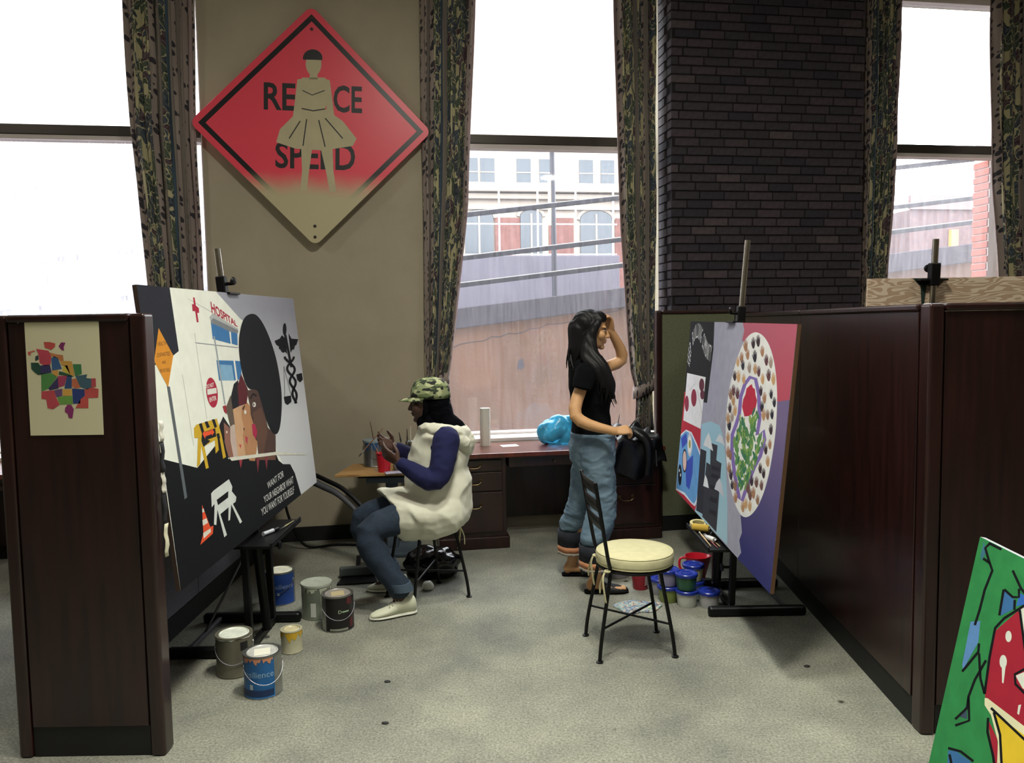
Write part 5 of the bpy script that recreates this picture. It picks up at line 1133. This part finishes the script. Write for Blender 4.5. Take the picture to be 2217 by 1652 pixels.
# ------------------------------------------------------------------ people
from mathutils import noise as mnoise
def ring_loft(mb, rings, n=20):
    """closed loft; rings = (centre, e1, e2) with half-axis vectors"""
    o = len(mb.v)
    for (c, a, b) in rings:
        c, a, b = Vector(c), Vector(a), Vector(b)
        for j in range(n):
            t = 2 * PI * j / n; mb.v.append(tuple(c + a * math.cos(t) + b * math.sin(t)))
    k = len(rings)
    for i in range(k - 1):
        for j in range(n):
            j2 = (j + 1) % n; mb.f.append((o + i * n + j, o + i * n + j2, o + (i + 1) * n + j2, o + (i + 1) * n + j)); mb.mi.append(0)
    mb.f.append(tuple(o + j for j in reversed(range(n)))); mb.f.append(tuple(o + (k - 1) * n + j for j in range(n))); mb.mi += [0, 0]
def limb(mb, pts, radii, n=14, k=5, sq=None):
    """tapered limb with round ends through joints"""
    P_ = smooth_path(pts, k); m_ = len(P_); R_i = []
    for i in range(m_):
        t = i / (m_ - 1) * (len(radii) - 1); a = min(int(t), len(radii) - 2); u = t - a; u = u * u * (3 - 2 * u); R_i.append(radii[a] * (1 - u) + radii[a + 1] * u)
    d0 = (P_[0] - P_[1]).normalized(); d1 = (P_[-1] - P_[-2]).normalized(); A = []; RA = []
    for s in (.98, .75, .4): A.append(P_[0] + d0 * R_i[0] * s); RA.append(R_i[0] * math.sqrt(max(.02, 1 - s * s)))
    B = []; RB = []
    for s in (.4, .75, .98): B.append(P_[-1] + d1 * R_i[-1] * s); RB.append(R_i[-1] * math.sqrt(max(.02, 1 - s * s)))
    mb.tube(A + P_ + B, RA + R_i + RB, n, sq=sq)
def ellipsoid(mb, c, r, M=None, n=18, m=12):
    c = Vector(c); o = len(mb.v); vs = []
    for i in range(1, m):
        t = PI * i / m
        for j in range(n):
            p = 2 * PI * j / n; vs.append(Vector((c.x + r[0] * math.sin(t) * math.cos(p), c.y + r[1] * math.sin(t) * math.sin(p), c.z + r[2] * math.cos(t))))
    vs.append(Vector((c.x, c.y, c.z + r[2]))); vs.append(Vector((c.x, c.y, c.z - r[2])))
    if M: vs = [M @ v for v in vs]
    fs = []
    for i in range(m - 2):
        for j in range(n): j2 = (j + 1) % n; fs.append((i * n + j, (i + 1) * n + j, (i + 1) * n + j2, i * n + j2))
    T0 = (m - 1) * n
    for j in range(n): j2 = (j + 1) % n; fs.append((T0, j, j2)); fs.append((T0 + 1, (m - 2) * n + j2, (m - 2) * n + j))
    mb.add(vs, fs)
def fuse(mb, name, voxel, smooth, material, parent, wrinkle=None, shrink=None):
    """union of overlapping closed shapes into one continuous skin"""
    me = mb.mesh(name + '_raw', material); o = bpy.data.objects.new('fuse', me); C.objects.link(o)
    r = o.modifiers.new('r', 'REMESH'); r.mode = 'VOXEL'; r.voxel_size = voxel
    s = o.modifiers.new('s', 'SMOOTH'); s.factor = .5; s.iterations = smooth
    dg = bpy.context.evaluated_depsgraph_get(); dg.update()
    out = bpy.data.meshes.new_from_object(o.evaluated_get(dg)); out.name = name
    bpy.data.objects.remove(o); bpy.data.meshes.remove(me)
    if not out.materials: out.materials.append(material)
    if wrinkle:
        nv = len(out.vertices); co = [v.co.copy() for v in out.vertices]; no = [v.normal.copy() for v in out.vertices]
        for i in range(nv):
            out.vertices[i].co = co[i] + no[i] * wrinkle(co[i])
    out.polygons.foreach_set('use_smooth', [True] * len(out.polygons)); out.update()
    return link(name, out, parent)
def folds(scale, amp, stretch=(1, 1, 1), seed=0):
    s = Vector(stretch)
    def f(p):
        q = Vector((p.x * s.x, p.y * s.y, p.z * s.z)) * scale + Vector((seed, seed * 2, 0))
        a = 1 - abs(mnoise.noise(q)) * 2.2; b = mnoise.noise(q * 2.1 + Vector((5, 1, 2)))
        return amp * (a * .8 + b * .35 - .45)
    return f
def hand(mb, w, d, n, side, curl=(.3, .35, .4, .45), spread=.10, k=1.0, thumb=(.45, .75, .35), bend=(1., 1.1, .8)):
    """palm, four fingers of unequal length and a thumb leaving the side of the palm; n = way the palm faces"""
    w = Vector(w); d = Vector(d).normalized(); n = Vector(n); n = (n - d * n.dot(d)).normalized(); s = d.cross(n) * side
    ring_loft(mb, [(w + d * t * k, s * a * k, n * b * k) for t, a, b in ((-.02, .024, .019), (.0, .026, .018), (.03, .036, .017), (.06, .042, .014), (.088, .041, .012), (.095, .037, .009))], 16)
    for i, (off, ln) in enumerate(((.030, .070), (.0105, .079), (-.0105, .073), (-.0295, .057))):
        p = w + d * .086 * k + s * off * k; dd = (d + s * spread * (off / .03)).normalized(); pts = [p - dd * .02 * k, p]; ang = 0
        for j, fr in enumerate((.45, .31, .24)):
            ang += curl[i] * bend[j]; v = dd * math.cos(ang) + n * math.sin(ang); p = p + v * ln * fr * k; pts.append(p)
        limb(mb, pts, [.0092 * k, .0092 * k, .0084 * k, .0078 * k, .0068 * k], 10, 3)
    p = w + d * .022 * k + s * .024 * k; v1 = (d * thumb[0] + s * thumb[1] + n * thumb[2]).normalized(); v2 = (v1 * .55 + d * .75 + n * .15).normalized()
    limb(mb, [p - v1 * .012 * k, p + v1 * .034 * k, p + v1 * .034 * k + v2 * .030 * k, p + v1 * .034 * k + v2 * .054 * k], [.0145 * k, .0118 * k, .0102 * k, .0080 * k], 10, 3)
def head(mb, M, ears=True):
    E = lambda c, r: ellipsoid(mb, c, r, M)
    E((-.012, 0, .030), (.094, .074, .086)); E((.022, 0, -.030), (.066, .062, .085)); E((.030, 0, -.076), (.052, .047, .036)); E((.068, 0, -.098), (.020, .020, .017))
    limb(mb, [M @ Vector(p) for p in ((.078, 0, .020), (.092, 0, -.006), (.103, 0, -.030))], [.009, .010, .0125], 10, 3)
    for s in (-1, 1):
        E((.090, s * .012, -.034), (.012, .009, .008)); E((.074, s * .030, .024), (.016, .028, .009)); E((.056, s * .040, -.026), (.030, .026, .030))
        if ears: E((-.004, s * .076, -.008), (.018, .008, .030))
    E((.083, 0, -.056), (.013, .023, .0075)); E((.080, 0, -.068), (.014, .021, .0080)); E((.078, 0, -.046), (.014, .03, .012))
def eyes(parent, M, iris, white='b8b0a4'):
    for s in (-1, 1):
        c = Vector((.0745, s * .031, .004)); mb = MB(); ellipsoid(mb, c, (.0125, .0135, .0105), M); o = mb.build('eye', mat('eye_white_' + white, white, .2), parent, smooth=True)
        mi = MB(); ellipsoid(mi, c + Vector((.0095, 0, 0)), (.0045, .006, .006), M); mi.build('iris', mat('iris_' + iris, iris, .2), o, smooth=True)
        ml = MB(); limb(ml, [M @ (c + Vector(p)) for p in ((.004, -s * .013, .006), (.012, 0, .010), (.005, s * .014, .005))], [.002, .003, .002], 6, 4); ml.build('eyelid', mat('lash_dark', '14100e', .6), o, smooth=True)
        mw = MB(); limb(mw, [M @ (c + Vector(p)) for p in ((.012, -s * .016, .0235), (.0125, 0, .0265), (.004, s * .018, .021))], [.0018, .0028, .0014], 6, 4); mw.build('eyebrow', mat('brow_dark', '120e0c', .7), parent, smooth=True)
def axes(o, f, up=(0, 0, 1)):
    f = Vector(f).normalized(); l = Vector(up).cross(f).normalized(); u = f.cross(l); m_ = Matrix((f, l, u)).transposed().to_4x4(); m_.translation = Vector(o); return m_
def shoe(parent, heel, toe, w, mu, ms, name='sneaker', h=.085, z=.0):
    """low sneaker: heel and toe points on the floor"""
    heel, toe = Vector(heel), Vector(toe); M = frame(Vector((heel.x, heel.y, z)), toe - heel, Vector((0, 0, 1)).cross(toe - heel)); L_ = (toe - heel).length
    s = MB(); ring_loft(s, [((L_ * t, 0, .011), (0, w * a, 0), (0, 0, .011)) for t, a in ((-.01, .35), (.02, .62), (.12, .78), (.35, .80), (.6, .98), (.8, 1.0), (.93, .75), (1.0, .35))], 16)
    so = s.build(name + '_sole', ms, parent, M, smooth=.9)
    u = MB(); hs_ = ((.01, .45, .048, .038), (.06, .66, .060, .050), (.15, .72, .060, .048), (.28, .70, .061, .049), (.40, .76, .055, .043), (.52, .84, .044, .032), (.66, .92, .035, .023), (.82, .90, .029, .018), (.93, .66, .024, .012), (.985, .3, .022, .006))
    ring_loft(u, [((L_ * t, 0, zc), (0, w * a, 0), (.0, 0, hh)) for t, a, zc, hh in hs_], 18)
    uo = u.build(name + '_upper', mu, parent, M, smooth=1.2)
    for i in range(5):
        t = .30 + .065 * i; k = [j for j in range(9) if hs_[j][0] <= t][-1]; v_ = (t - hs_[k][0]) / (hs_[k + 1][0] - hs_[k][0])
        zc = hs_[k][2] * (1 - v_) + hs_[k + 1][2] * v_; hh = hs_[k][3] * (1 - v_) + hs_[k + 1][3] * v_; ww = w * (hs_[k][1] * (1 - v_) + hs_[k + 1][1] * v_)
        MB().tube([(L_ * t + .012 * abs(q) , ww * 1.02 * math.sin(q), zc + hh * 1.04 * math.cos(q)) for q in [-.75 + 1.5 * j / 8 for j in range(9)]], .003, 6).build('lace', mat('lace_cotton', 'b4b4a8', .8), uo, smooth=True)
    return uo
# ---- seated woman
m_skin_d = mat('dark_brown_skin', '4a3128', .5, var=.06, vs=20); m_denim_d = mat('dark_blue_denim', '1c2a3c', .85, var=.18, vs=60, bump=.1, bs=300)
m_navy = mat('navy_jersey', '0d1244', .9, var=.1, vs=30); m_tunic = mat('white_cotton_fleece', 'd3d2c2', .9, var=.03, vs=12, bump=.05, bs=200)
m_hijab = mat('black_jersey_scarf', '05060c', .95, spec=.08)
m_white_shoe = mat('white_canvas', 'd0d2bc', .7); m_sole = mat('white_rubber_sole', 'c8c8bc', .6)
W1 = thing('person', 'person seated in white hooded tunic, black headscarf and camouflage cap', 'person', T(-.44, 4.67))
R1 = W1.matrix_world.inverted()
def L1(mb): mb.v = [tuple(R1 @ Vector(v)) for v in mb.v]; return mb
H1 = axes((-.510, 4.655, 1.188), (-1, -.06, -.06))
nS, nE, nW = Vector((-.405, 4.475, .985)), Vector((-.445, 4.425, .765)), Vector((-.655, 4.47, .862))
fS, fE, fW = Vector((-.42, 4.84, .985)), Vector((-.545, 4.88, .80)), Vector((-.725, 4.765, .905))
nH, nK, nA = Vector((-.46, 4.57, .545)), Vector((-.83, 4.405, .47)), Vector((-.66, 4.375, .10))
fH, fK, fA = Vector((-.48, 4.78, .545)), Vector((-.925, 4.74, .47)), Vector((-.79, 4.775, .10))
b = MB(); head(b, H1, False)
limb(b, [(-.50, 4.658, 1.12), (-.465, 4.66, 1.05), (-.45, 4.66, 1.0)], [.046, .042, .045])
ring_loft(b, [((-.44, 4.665, z), (hx, 0, 0), (0, hy, 0)) for z, hx, hy in ((1.03, .05, .08), (.98, .09, .12), (.88, .11, .13), (.75, .12, .14), (.62, .12, .15), (.54, .11, .14))])
limb(b, [nS + Vector((0, .05, -.01)), nE, nW], [.040, .038, .028]); limb(b, [fS + Vector((0, -.05, -.01)), fE, fW], [.040, .038, .028])
limb(b, [nH, nK, nA], [.075, .052, .036]); limb(b, [fH, fK, fA], [.075, .052, .036])
limb(b, [nA, nA + Vector((-.03, -.012, -.045)), nA + Vector((-.10, -.04, -.075))], [.034, .026, .013]); limb(b, [fA, fA + Vector((-.03, 0, -.045)), fA + Vector((-.1, 0, -.075))], [.034, .026, .013])
hand(b, nW, (-.80, .16, .50), (-.2, .75, .6), -1, (.25, .3, .34, .4), .05, .98, (.5, .55, .45))
hand(b, fW, (-.78, -.42, .46), (.1, -.75, .55), 1, (.30, .36, .40, .45), .05, .98, (.45, .6, .4))
body1 = fuse(L1(b), 'body', .0042, 3, m_skin_d, W1); body1['label'] = 'dark brown skin of face and hands'
eyes(W1, R1 @ H1, '1a100c', '6a5c54')
lp_ = MB(); ellipsoid(lp_, (.0885, 0, -.0565), (.010, .021, .006), R1 @ H1); lp_.build('upper_lip', mat('dark_lip', '3a211e', .4), W1, smooth=True)
# jeans
b = MB(); limb(b, [nH, nK, nA + Vector((0, 0, .06))], [.112, .080, .066], 18); limb(b, [fH, fK, fA + Vector((0, 0, .06))], [.112, .080, .066], 18)
ring_loft(b, [((-.44, 4.67, z), (hx, 0, 0), (0, hy, 0)) for z, hx, hy in ((.49, .13, .16), (.54, .16, .19), (.64, .15, .18), (.70, .12, .15))])
fuse(L1(b), 'jeans', .008, 4, m_denim_d, W1, folds(9, .006, (1, 1, 1), 3))
for A in (nA, fA):
    q = MB(); k_ = (A - (nK if A is nA else fK)).normalized(); c0 = A + Vector((0, 0, .075)); ring_loft(q, [(c0 - k_ * t, (r_, 0, 0), (0, r_, 0)) for t, r_ in ((-.028, .060), (-.03, .070), (.018, .072), (.02, .060))], 20)
    L1(q).build('jeans_cuff', mat('pale_denim_cuff', '3c4c5c', .85), W1, smooth=.9)
shoe(W1, R1 @ Vector((-.572, 4.405, 0)), R1 @ Vector((-.822, 4.295, 0)), .047, m_white_shoe, m_sole)
shoe(W1, R1 @ Vector((-.665, 4.765, 0)), R1 @ Vector((-.925, 4.79, 0)), .047, m_white_shoe, m_sole)
# navy sleeves
b = MB(); limb(b, [nS + Vector((.02, .03, .0)), nE, nE * .08 + nW * .92], [.080, .066, .042], 18); limb(b, [fS + Vector((.02, -.03, .0)), fE, fE * .12 + fW * .88], [.080, .066, .042], 18)
ring_loft(b, [((-.44, 4.66, z), (hx, 0, 0), (0, hy, 0)) for z, hx, hy in ((1.02, .09, .12), (.95, .13, .16), (.80, .14, .15))])
fuse(L1(b), 'navy_top', .008, 4, m_navy, W1, folds(11, .005, (1, 1, 1.5), 1))
# tunic: body, lap and hood
b = MB()
ring_loft(b, [((cx, 4.662, z), (hx, 0, 0), (0, hy, 0)) for z, cx, hx, hy in ((1.062, -.465, .075, .085), (1.04, -.455, .105, .14), (1.00, -.445, .135, .175), (.94, -.445, .160, .168), (.86, -.447, .180, .165), (.78, -.452, .195, .178), (.70, -.452, .200, .20), (.61, -.448, .196, .215), (.54, -.443, .190, .215), (.475, -.44, .165, .20))], 28)
ring_loft(b, [((-.30, 4.665, .535), (.0, .20, 0), (.0, 0, .085)), ((-.40, 4.65, .545), (.02, .240, 0), (-.02, 0, .112)), ((-.52, 4.635, .555), (-.02, .255, 0), (-.05, 0, .120)), ((-.61, 4.625, .565), (-.05, .255, 0), (-.065, 0, .110)), ((-.68, 4.63, .572), (-.09, .240, 0), (-.07, 0, .098)), ((-.735, 4.645, .575), (-.085, .215, 0), (-.07, 0, .088))], 28)
limb(b, [nH + Vector((.04, -.02, .0)), (-.54, 4.53, .525), (-.60, 4.505, .525)], [.140, .138, .130], 18)
tun = fuse(L1(b), 'hooded_tunic', .008, 5, m_tunic, W1, lambda p: folds(4.6, .015, (1, 1, 1.5), 2)(p) + folds(12, .0025, (1, 1, 1), 7)(p))
b = MB(); pth = smooth_path([(-.545, 4.60, 1.045), (-.50, 4.545, 1.05), (-.42, 4.525, 1.035), (-.335, 4.57, 1.01), (-.30, 4.66, .995), (-.335, 4.75, 1.01), (-.42, 4.79, 1.035), (-.50, 4.77, 1.05), (-.545, 4.72, 1.045)], 4)
limb(b, pth, [.018, .032, .042, .048, .052, .048, .042, .032, .018], 14, 1)
limb(b, [(-.34, 4.66, 1.0), (-.285, 4.66, .955), (-.268, 4.66, .90)], [.06, .062, .035], 16); limb(b, [(-.37, 4.55, 1.02), (-.30, 4.58, .96), (-.275, 4.62, .91)], [.04, .045, .03]); limb(b, [(-.37, 4.77, 1.02), (-.30, 4.74, .96), (-.275, 4.70, .91)], [.04, .045, .03])
fuse(L1(b), 'hood', .006, 3, m_tunic, W1, folds(16, .006, (1, 1, 1.4), 5))
# scarf
b = MB(); E = lambda c, r: ellipsoid(b, c, r, H1)
E((-.052, 0, .008), (.088, .088, .105)); E((-.055, 0, -.055), (.070, .074, .075))
for s in (-1, 1): limb(b, [H1 @ Vector(p) for p in ((.004, s * .074, .065), (.004, s * .077, .01), (.010, s * .067, -.05), (.028, s * .035, -.106), (.038, 0, -.122))], [.013, .014, .015, .015, .015], 12)
limb(b, [H1 @ Vector((.005, 0, -.10)), H1 @ Vector((.0, 0, -.15))], [.066, .070], 16)
limb(b, [H1 @ Vector((-.08, 0, -.05)), (-.39, 4.66, 1.08), (-.335, 4.66, 1.045), (-.285, 4.665, .99)], [.07, .055, .045, .028], 14)
fuse(L1(b), 'headscarf', .005, 3, m_hijab, W1, folds(20, .003, (1, 1, 2), 4))
# camouflage cap
def camouflage_material():
    m = bpy.data.materials.new('camouflage_cotton'); m.use_nodes = True; nt = m.node_tree; N = nt.nodes; L = nt.links; p = N['Principled BSDF']; p.inputs['Roughness'].default_value = .85
    tc = N.new('ShaderNodeTexCoord'); last = None
    for k, (c, th, sc_, off) in enumerate((('5c6a44', .50, 17, 3), ('2c3626', .55, 19, 11), ('a8ac84', .60, 21, 23), ('161a16', .60, 24, 37))):
        mp = N.new('ShaderNodeMapping'); mp.inputs['Location'].default_value = (off, off * .7, 0); mp.inputs['Scale'].default_value = (.8, .8, 1.5); L.new(tc.outputs['Object'], mp.inputs[0])
        n = N.new('ShaderNodeTexNoise'); n.inputs['Scale'].default_value = sc_; n.inputs['Detail'].default_value = 1.2; L.new(mp.outputs[0], n.inputs[0])
        g = N.new('ShaderNodeMath'); g.operation = 'GREATER_THAN'; g.inputs[1].default_value = th; L.new(n.outputs[0], g.inputs[0])
        mx = N.new('ShaderNodeMix'); mx.data_type = 'RGBA'; L.new(g.outputs[0], mx.inputs[0]); mx.inputs[7].default_value = lin(c)
        if last is None: mx.inputs[6].default_value = lin('848c66')
        else: L.new(last, mx.inputs[6])
        last = mx.outputs[2]
    L.new(last, p.inputs['Base Color']); return m
m_camo = camouflage_material(); CM = R1 @ H1 @ Matrix.Rotation(-.05, 4, 'Y')
mb = MB(); n_ = 36
prof = [(1.0, .026), (1.0, .050), (.975, .078), (.90, .104), (.77, .124), (.57, .139), (.30, .148), (.04, .150)]
mb.grid(lambda i, j: CM @ Vector((-.024 + .119 * prof[j][0] * math.cos(2 * PI * i / n_), .099 * prof[j][0] * math.sin(2 * PI * i / n_), prof[j][1] + .004 * math.sin(5 * 2 * PI * i / n_) * (1 - prof[j][0]))), n_, len(prof), wrap=True)
o = mb.build('cap_crown', m_camo, W1, smooth=2.0); q = o.modifiers.new('thickness', 'SOLIDIFY'); q.thickness = .004
mb = MB(); a_ = lambda i: (-72 + 144 * i / 16) * PI / 180
mb.grid(lambda i, j: CM @ Vector((-.024 + (.116 + .074 * (j / 5) * max(0, math.cos(a_(i))) ** .7) * math.cos(a_(i)), .097 * math.sin(a_(i)) * (1 - .10 * j / 5), .032 - .018 * (j / 5) - .006 * abs(math.sin(a_(i))) ** 2 * (j / 5))), 17, 6)
o = mb.build('cap_brim', m_camo, W1, smooth=2.0); q = o.modifiers.new('thickness', 'SOLIDIFY'); q.thickness = .005
bm_ = MB(); ellipsoid(bm_, (-.02, 0, .151), (.007, .007, .004), CM); bm_.build('cap_button', m_camo, W1, smooth=True)

# ---- standing woman
m_skin_l = mat('light_olive_skin', 'c29468', .5, var=.04, vs=20); m_tee = mat('black_cotton_tee', '07080b', .95, spec=.1); m_denim_l = mat('light_blue_denim', '6f8698', .85, col2='52687c', vs=9, bump=.12, bs=300)
m_hair = mat('black_brown_hair', '0a080b', .55, var=.3, spec=.25, vs=40, stretch=(30, 30, 2))
W2 = thing('person', 'person standing in black t-shirt and cropped jeans, hand on forehead', 'person', T(.48, 4.86))
R2 = W2.matrix_world.inverted()
def L2(mb): mb.v = [tuple(R2 @ Vector(v)) for v in mb.v]; return mb
H2 = axes((.497, 4.85, 1.600), (1, -.12, -.10))
rS, rE, rW = Vector((.440, 4.675, 1.355)), Vector((.375, 4.632, 1.095)), Vector((.600, 4.600, 1.003))
lS, lE, lW = Vector((.485, 5.020, 1.36)), Vector((.705, 5.04, 1.405)), Vector((.630, 4.965, 1.590))
rH, rK, rA = Vector((.495, 4.765, .88)), Vector((.535, 4.745, .52)), Vector((.490, 4.690, .09))
lH, lK, lA = Vector((.495, 4.935, .88)), Vector((.445, 4.975, .51)), Vector((.375, 5.030, .09))
b = MB(); head(b, H2)
limb(b, [(.475, 4.85, 1.53), (.462, 4.85, 1.46), (.455, 4.85, 1.38)], [.048, .046, .06])
ring_loft(b, [((cx, 4.85, z), (hx, 0, 0), (0, hy, 0)) for z, cx, hx, hy in ((1.42, .455, .05, .08), (1.38, .455, .065, .11), (1.28, .475, .09, .12), (1.15, .49, .09, .125), (1.0, .495, .10, .14), (.88, .495, .11, .15))])
limb(b, [rS + Vector((.01, .05, -.02)), rE, rW], [.038, .039, .026]); limb(b, [lS + Vector((-.01, -.05, -.02)), lE, lW], [.038, .039, .026])
limb(b, [rH, rK, rA], [.08, .052, .036]); limb(b, [lH, lK, lA], [.08, .052, .036])
for A in (rA, lA): limb(b, [A, A + Vector((-.028, 0, -.04)), A + Vector((-.03, 0, -.055))], [.034, .030, .024]); ring_loft(b, [(A + Vector((t, 0, zc)), (0, w_, 0), (0, 0, h_)) for t, zc, w_, h_ in ((-.05, -.045, .022, .022), (.0, -.035, .034, .034), (.05, -.045, .036, .026), (.10, -.055, .042, .018), (.15, -.060, .040, .013), (.185, -.062, .028, .009))], 14)
hand(b, rW, (.93, .10, .12), (.05, .55, -.8), 1, (.75, .8, .85, .9), .03, .95, (.8, .35, .5))
hand(b, lW, (-.22, -.30, .92), (-.75, -.6, -.1), -1, (.35, .4, .45, .5), .06, .95, (.5, .6, .3))
body2 = fuse(L2(b), 'body', .0042, 3, m_skin_l, W2); body2['label'] = 'light olive skin of face, arms and ankles'
eyes(W2, R2 @ H2, '2a1a12', 'b8a894')
lp_ = MB(); ellipsoid(lp_, (.0872, 0, -.0565), (.010, .019, .0055), R2 @ H2); ellipsoid(lp_, (.0848, 0, -.0685), (.011, .017, .006), R2 @ H2); lp_.build('lips', mat('rose_lip', '9a5a50', .4), W2, smooth=True)
# t-shirt
b = MB(); ring_loft(b, [((cx, 4.85, z), (hx, 0, 0), (0, hy, 0)) for z, cx, hx, hy in ((1.425, .458, .058, .085), (1.40, .455, .085, .135), (1.36, .457, .105, .175), (1.28, .478, .128, .178), (1.20, .488, .132, .165), (1.10, .483, .118, .150), (1.02, .490, .120, .155), (.955, .498, .138, .172), (.940, .498, .134, .168))], 28)
for (S_, E_l, sg) in ((rS, rE, 1), (lS, lE, -1)):
    ax = (E_l - S_).normalized(); e1 = Vector((1, 0, 0)) - ax * ax.x; e1.normalize(); e2 = ax.cross(e1); o_ = Vector((.008 * sg, .028 * sg, 0))
    ring_loft(b, [(S_ + o_ * f_ + ax * t_, e1 * r_, e2 * r_ * .92) for t_, r_, f_ in ((-.055, .030, 1.3), (-.035, .054, 1.1), (.0, .066, .8), (.05, .064, .3), (.105, .062, 0), (.108, .058, 0))], 20)
fuse(L2(b), 't_shirt', .007, 4, m_tee, W2, folds(8, .007, (1, 1, 1.2), 6))
# jeans
b = MB(); rHem, lHem = rA + Vector((-.005, 0, .25)), lA + Vector((0, 0, .25))
limb(b, [rH, rK, rHem], [.120, .096, .086], 20); limb(b, [lH, lK, lHem], [.120, .096, .082], 20)
ring_loft(b, [((cx, 4.85, z), (hx, 0, 0), (0, hy, 0)) for z, cx, hx, hy in ((.985, .497, .128, .160), (.96, .497, .134, .166), (.88, .492, .146, .182), (.80, .497, .142, .180), (.73, .503, .115, .150))], 28)
jn = fuse(L2(b), 'jeans', .007, 4, m_denim_l, W2, lambda p: folds(7, .009, (1, 1, 1.8), 9)(p) + folds(18, .003, (1, 1, 2.5), 2)(p))
for (A, r_) in ((rA, .097), (lA, .092)):
    for nm, z0, z1, mm in (('navy_hem_band', .215, .118, mat('navy_denim_band', '10141f', .85)), ('orange_hem_band', .116, .078, mat('faded_orange_band', 'b87c58', .85)), ('frayed_hem', .078, .062, mat('grey_fray', '9a948c', .95))):
        q = MB(); nn = 40
        q.grid(lambda i, j: A + Vector(((r_ + .003 * math.sin(i * 1.3) + .004 * math.sin(i * .47)) * math.cos(2 * PI * i / nn), (r_ + .003 * math.sin(i * 1.7)) * math.sin(2 * PI * i / nn), (z1 if j == 0 else z0) + (.006 * math.sin(i * 2.9) if nm == 'frayed_hem' and j == 0 else 0))), nn, 2, wrap=True)
        o = L2(q).build(nm, mm, W2, smooth=2.0); sm_ = o.modifiers.new('thickness', 'SOLIDIFY'); sm_.thickness = .006
q = MB(); q.grid(lambda i, j: (.018 + .133 * math.cos(2 * PI * i / 40), -.01 + .165 * math.sin(2 * PI * i / 40), .972 - .034 * j), 40, 2, wrap=True)
o = q.build('waistband', m_denim_l, W2, smooth=2.0); sm_ = o.modifiers.new('thickness', 'SOLIDIFY'); sm_.thickness = .006
for pts in ([(-.075, -.170, .90), (-.07, -.178, .80), (-.03, -.190, .775), (.01, -.190, .80), (.012, -.185, .90)], [(.03, -.180, .93), (.07, -.178, .90), (.115, -.150, .885)]):
    MB().tube(smooth_path(pts, 4), .003, 6).build('pocket_seam', mat('seam_denim', '465868', .9), W2, smooth=True)
# mules
for A in (rA, lA):
    M_ = T(A.x - .48, A.y - 4.86, 0)
    s = MB(); ring_loft(s, [((t, 0, .010), (0, w_, 0), (0, 0, .010)) for t, w_ in ((-.068, .018), (-.055, .032), (.0, .036), (.06, .040), (.12, .046), (.17, .040), (.20, .018))], 14); so = s.build('mule_sole', m_tee, W2, M_, smooth=.9)
    u = MB(); k = 15
    u.grid(lambda i, j: ((.05, .08, .12, .165, .195)[j], (.043, .047, .049, .043, .020)[j] * math.cos(PI * i / (k - 1)), .012 + (.062, .050, .038, .028, .016)[j] * math.sin(PI * i / (k - 1)) ** .8), k, 5)
    o = u.build('mule_upper', mat('black_mule_leather', '0c0d12', .5), W2, M_, smooth=2.0); sm_ = o.modifiers.new('thickness', 'SOLIDIFY'); sm_.thickness = .004
# hair: cap of the skull and long falling locks
b = MB(); ellipsoid(b, (-.028, 0, .036), (.098, .086, .094), H2); ellipsoid(b, (.022, 0, .078), (.062, .074, .046), H2); ellipsoid(b, (-.050, 0, -.04), (.058, .078, .085), H2)
for s in (-1, 1): limb(b, [H2 @ Vector(p) for p in ((.045, s * .060, .070), (.020, s * .080, .02), (.0, s * .084, -.05), (-.01, s * .082, -.12))], [.020, .026, .030, .034], 12)
limb(b, [H2 @ Vector((-.07, 0, .0)), (.415, 4.85, 1.50), (.395, 4.85, 1.41)], [.080, .066, .045], 16)
limb(b, [H2 @ Vector((.0, -.080, -.05)), (.485, 4.745, 1.46), (.535, 4.700, 1.38), (.580, 4.70, 1.28), (.600, 4.715, 1.20)], [.035, .042, .045, .040, .018], 14)
limb(b, [H2 @ Vector((-.01, -.080, -.03)), (.45, 4.745, 1.45), (.50, 4.69, 1.37), (.545, 4.685, 1.27)], [.03, .036, .038, .02], 12)
fuse(L2(b), 'hair', .006, 3, m_hair, W2, lambda p: .0016 * math.sin(p.x * 190 + p.y * 260 + 3 * mnoise.noise(p * 7)) + .0012 * mnoise.noise(p * 14))
rnd = random.Random(5); st = MB()
for i in range(30):
    t_ = rnd.random(); p0 = Vector((.505, 4.70, 1.40)).lerp(Vector((.59, 4.70, 1.27)), t_) + Vector((rnd.uniform(-.02, .02), rnd.uniform(-.035, -.02), 0))
    e = p0 + Vector((rnd.uniform(-.01, .055), rnd.uniform(-.005, .03), -rnd.uniform(.10, .17)))
    st.tube(smooth_path([p0, p0.lerp(e, .5) + Vector((rnd.uniform(-.008, .012), -.006, 0)), e], 5), [.0035] * 8 + [.0025, .002, .001], 5)
for i in range(14):
    p0 = H2 @ Vector((-.105, rnd.uniform(-.05, .05), rnd.uniform(-.10, -.05))); e = Vector((rnd.uniform(.335, .375), rnd.uniform(4.76, 4.9), rnd.uniform(1.34, 1.42)))
    st.tube(smooth_path([p0, p0.lerp(e, .5) + Vector((-.015, 0, 0)), e], 5), [.004] * 9 + [.002, .0015], 5)
o = L2(st).build('loose_strand', m_hair, W2, smooth=True); o['kind'] = 'stuff'
tip = rW + Vector((.135, .035, .075)); brush('thin dark brush held in the standing woman\'s hand', tuple(rW + Vector((.165, .045, .10))), tuple(rW + Vector((.045, .02, -.035))), .0045, '2a1c18', '1a1a1e')
brush('thin pale brush held between the seated woman\'s hands', (-.905, 4.55, .885), (-.765, 4.60, 1.045), .004, '6a4a38', '3a3430')
# ------------------------------------------------------------------ final nudges
bpy.context.view_layer.update()
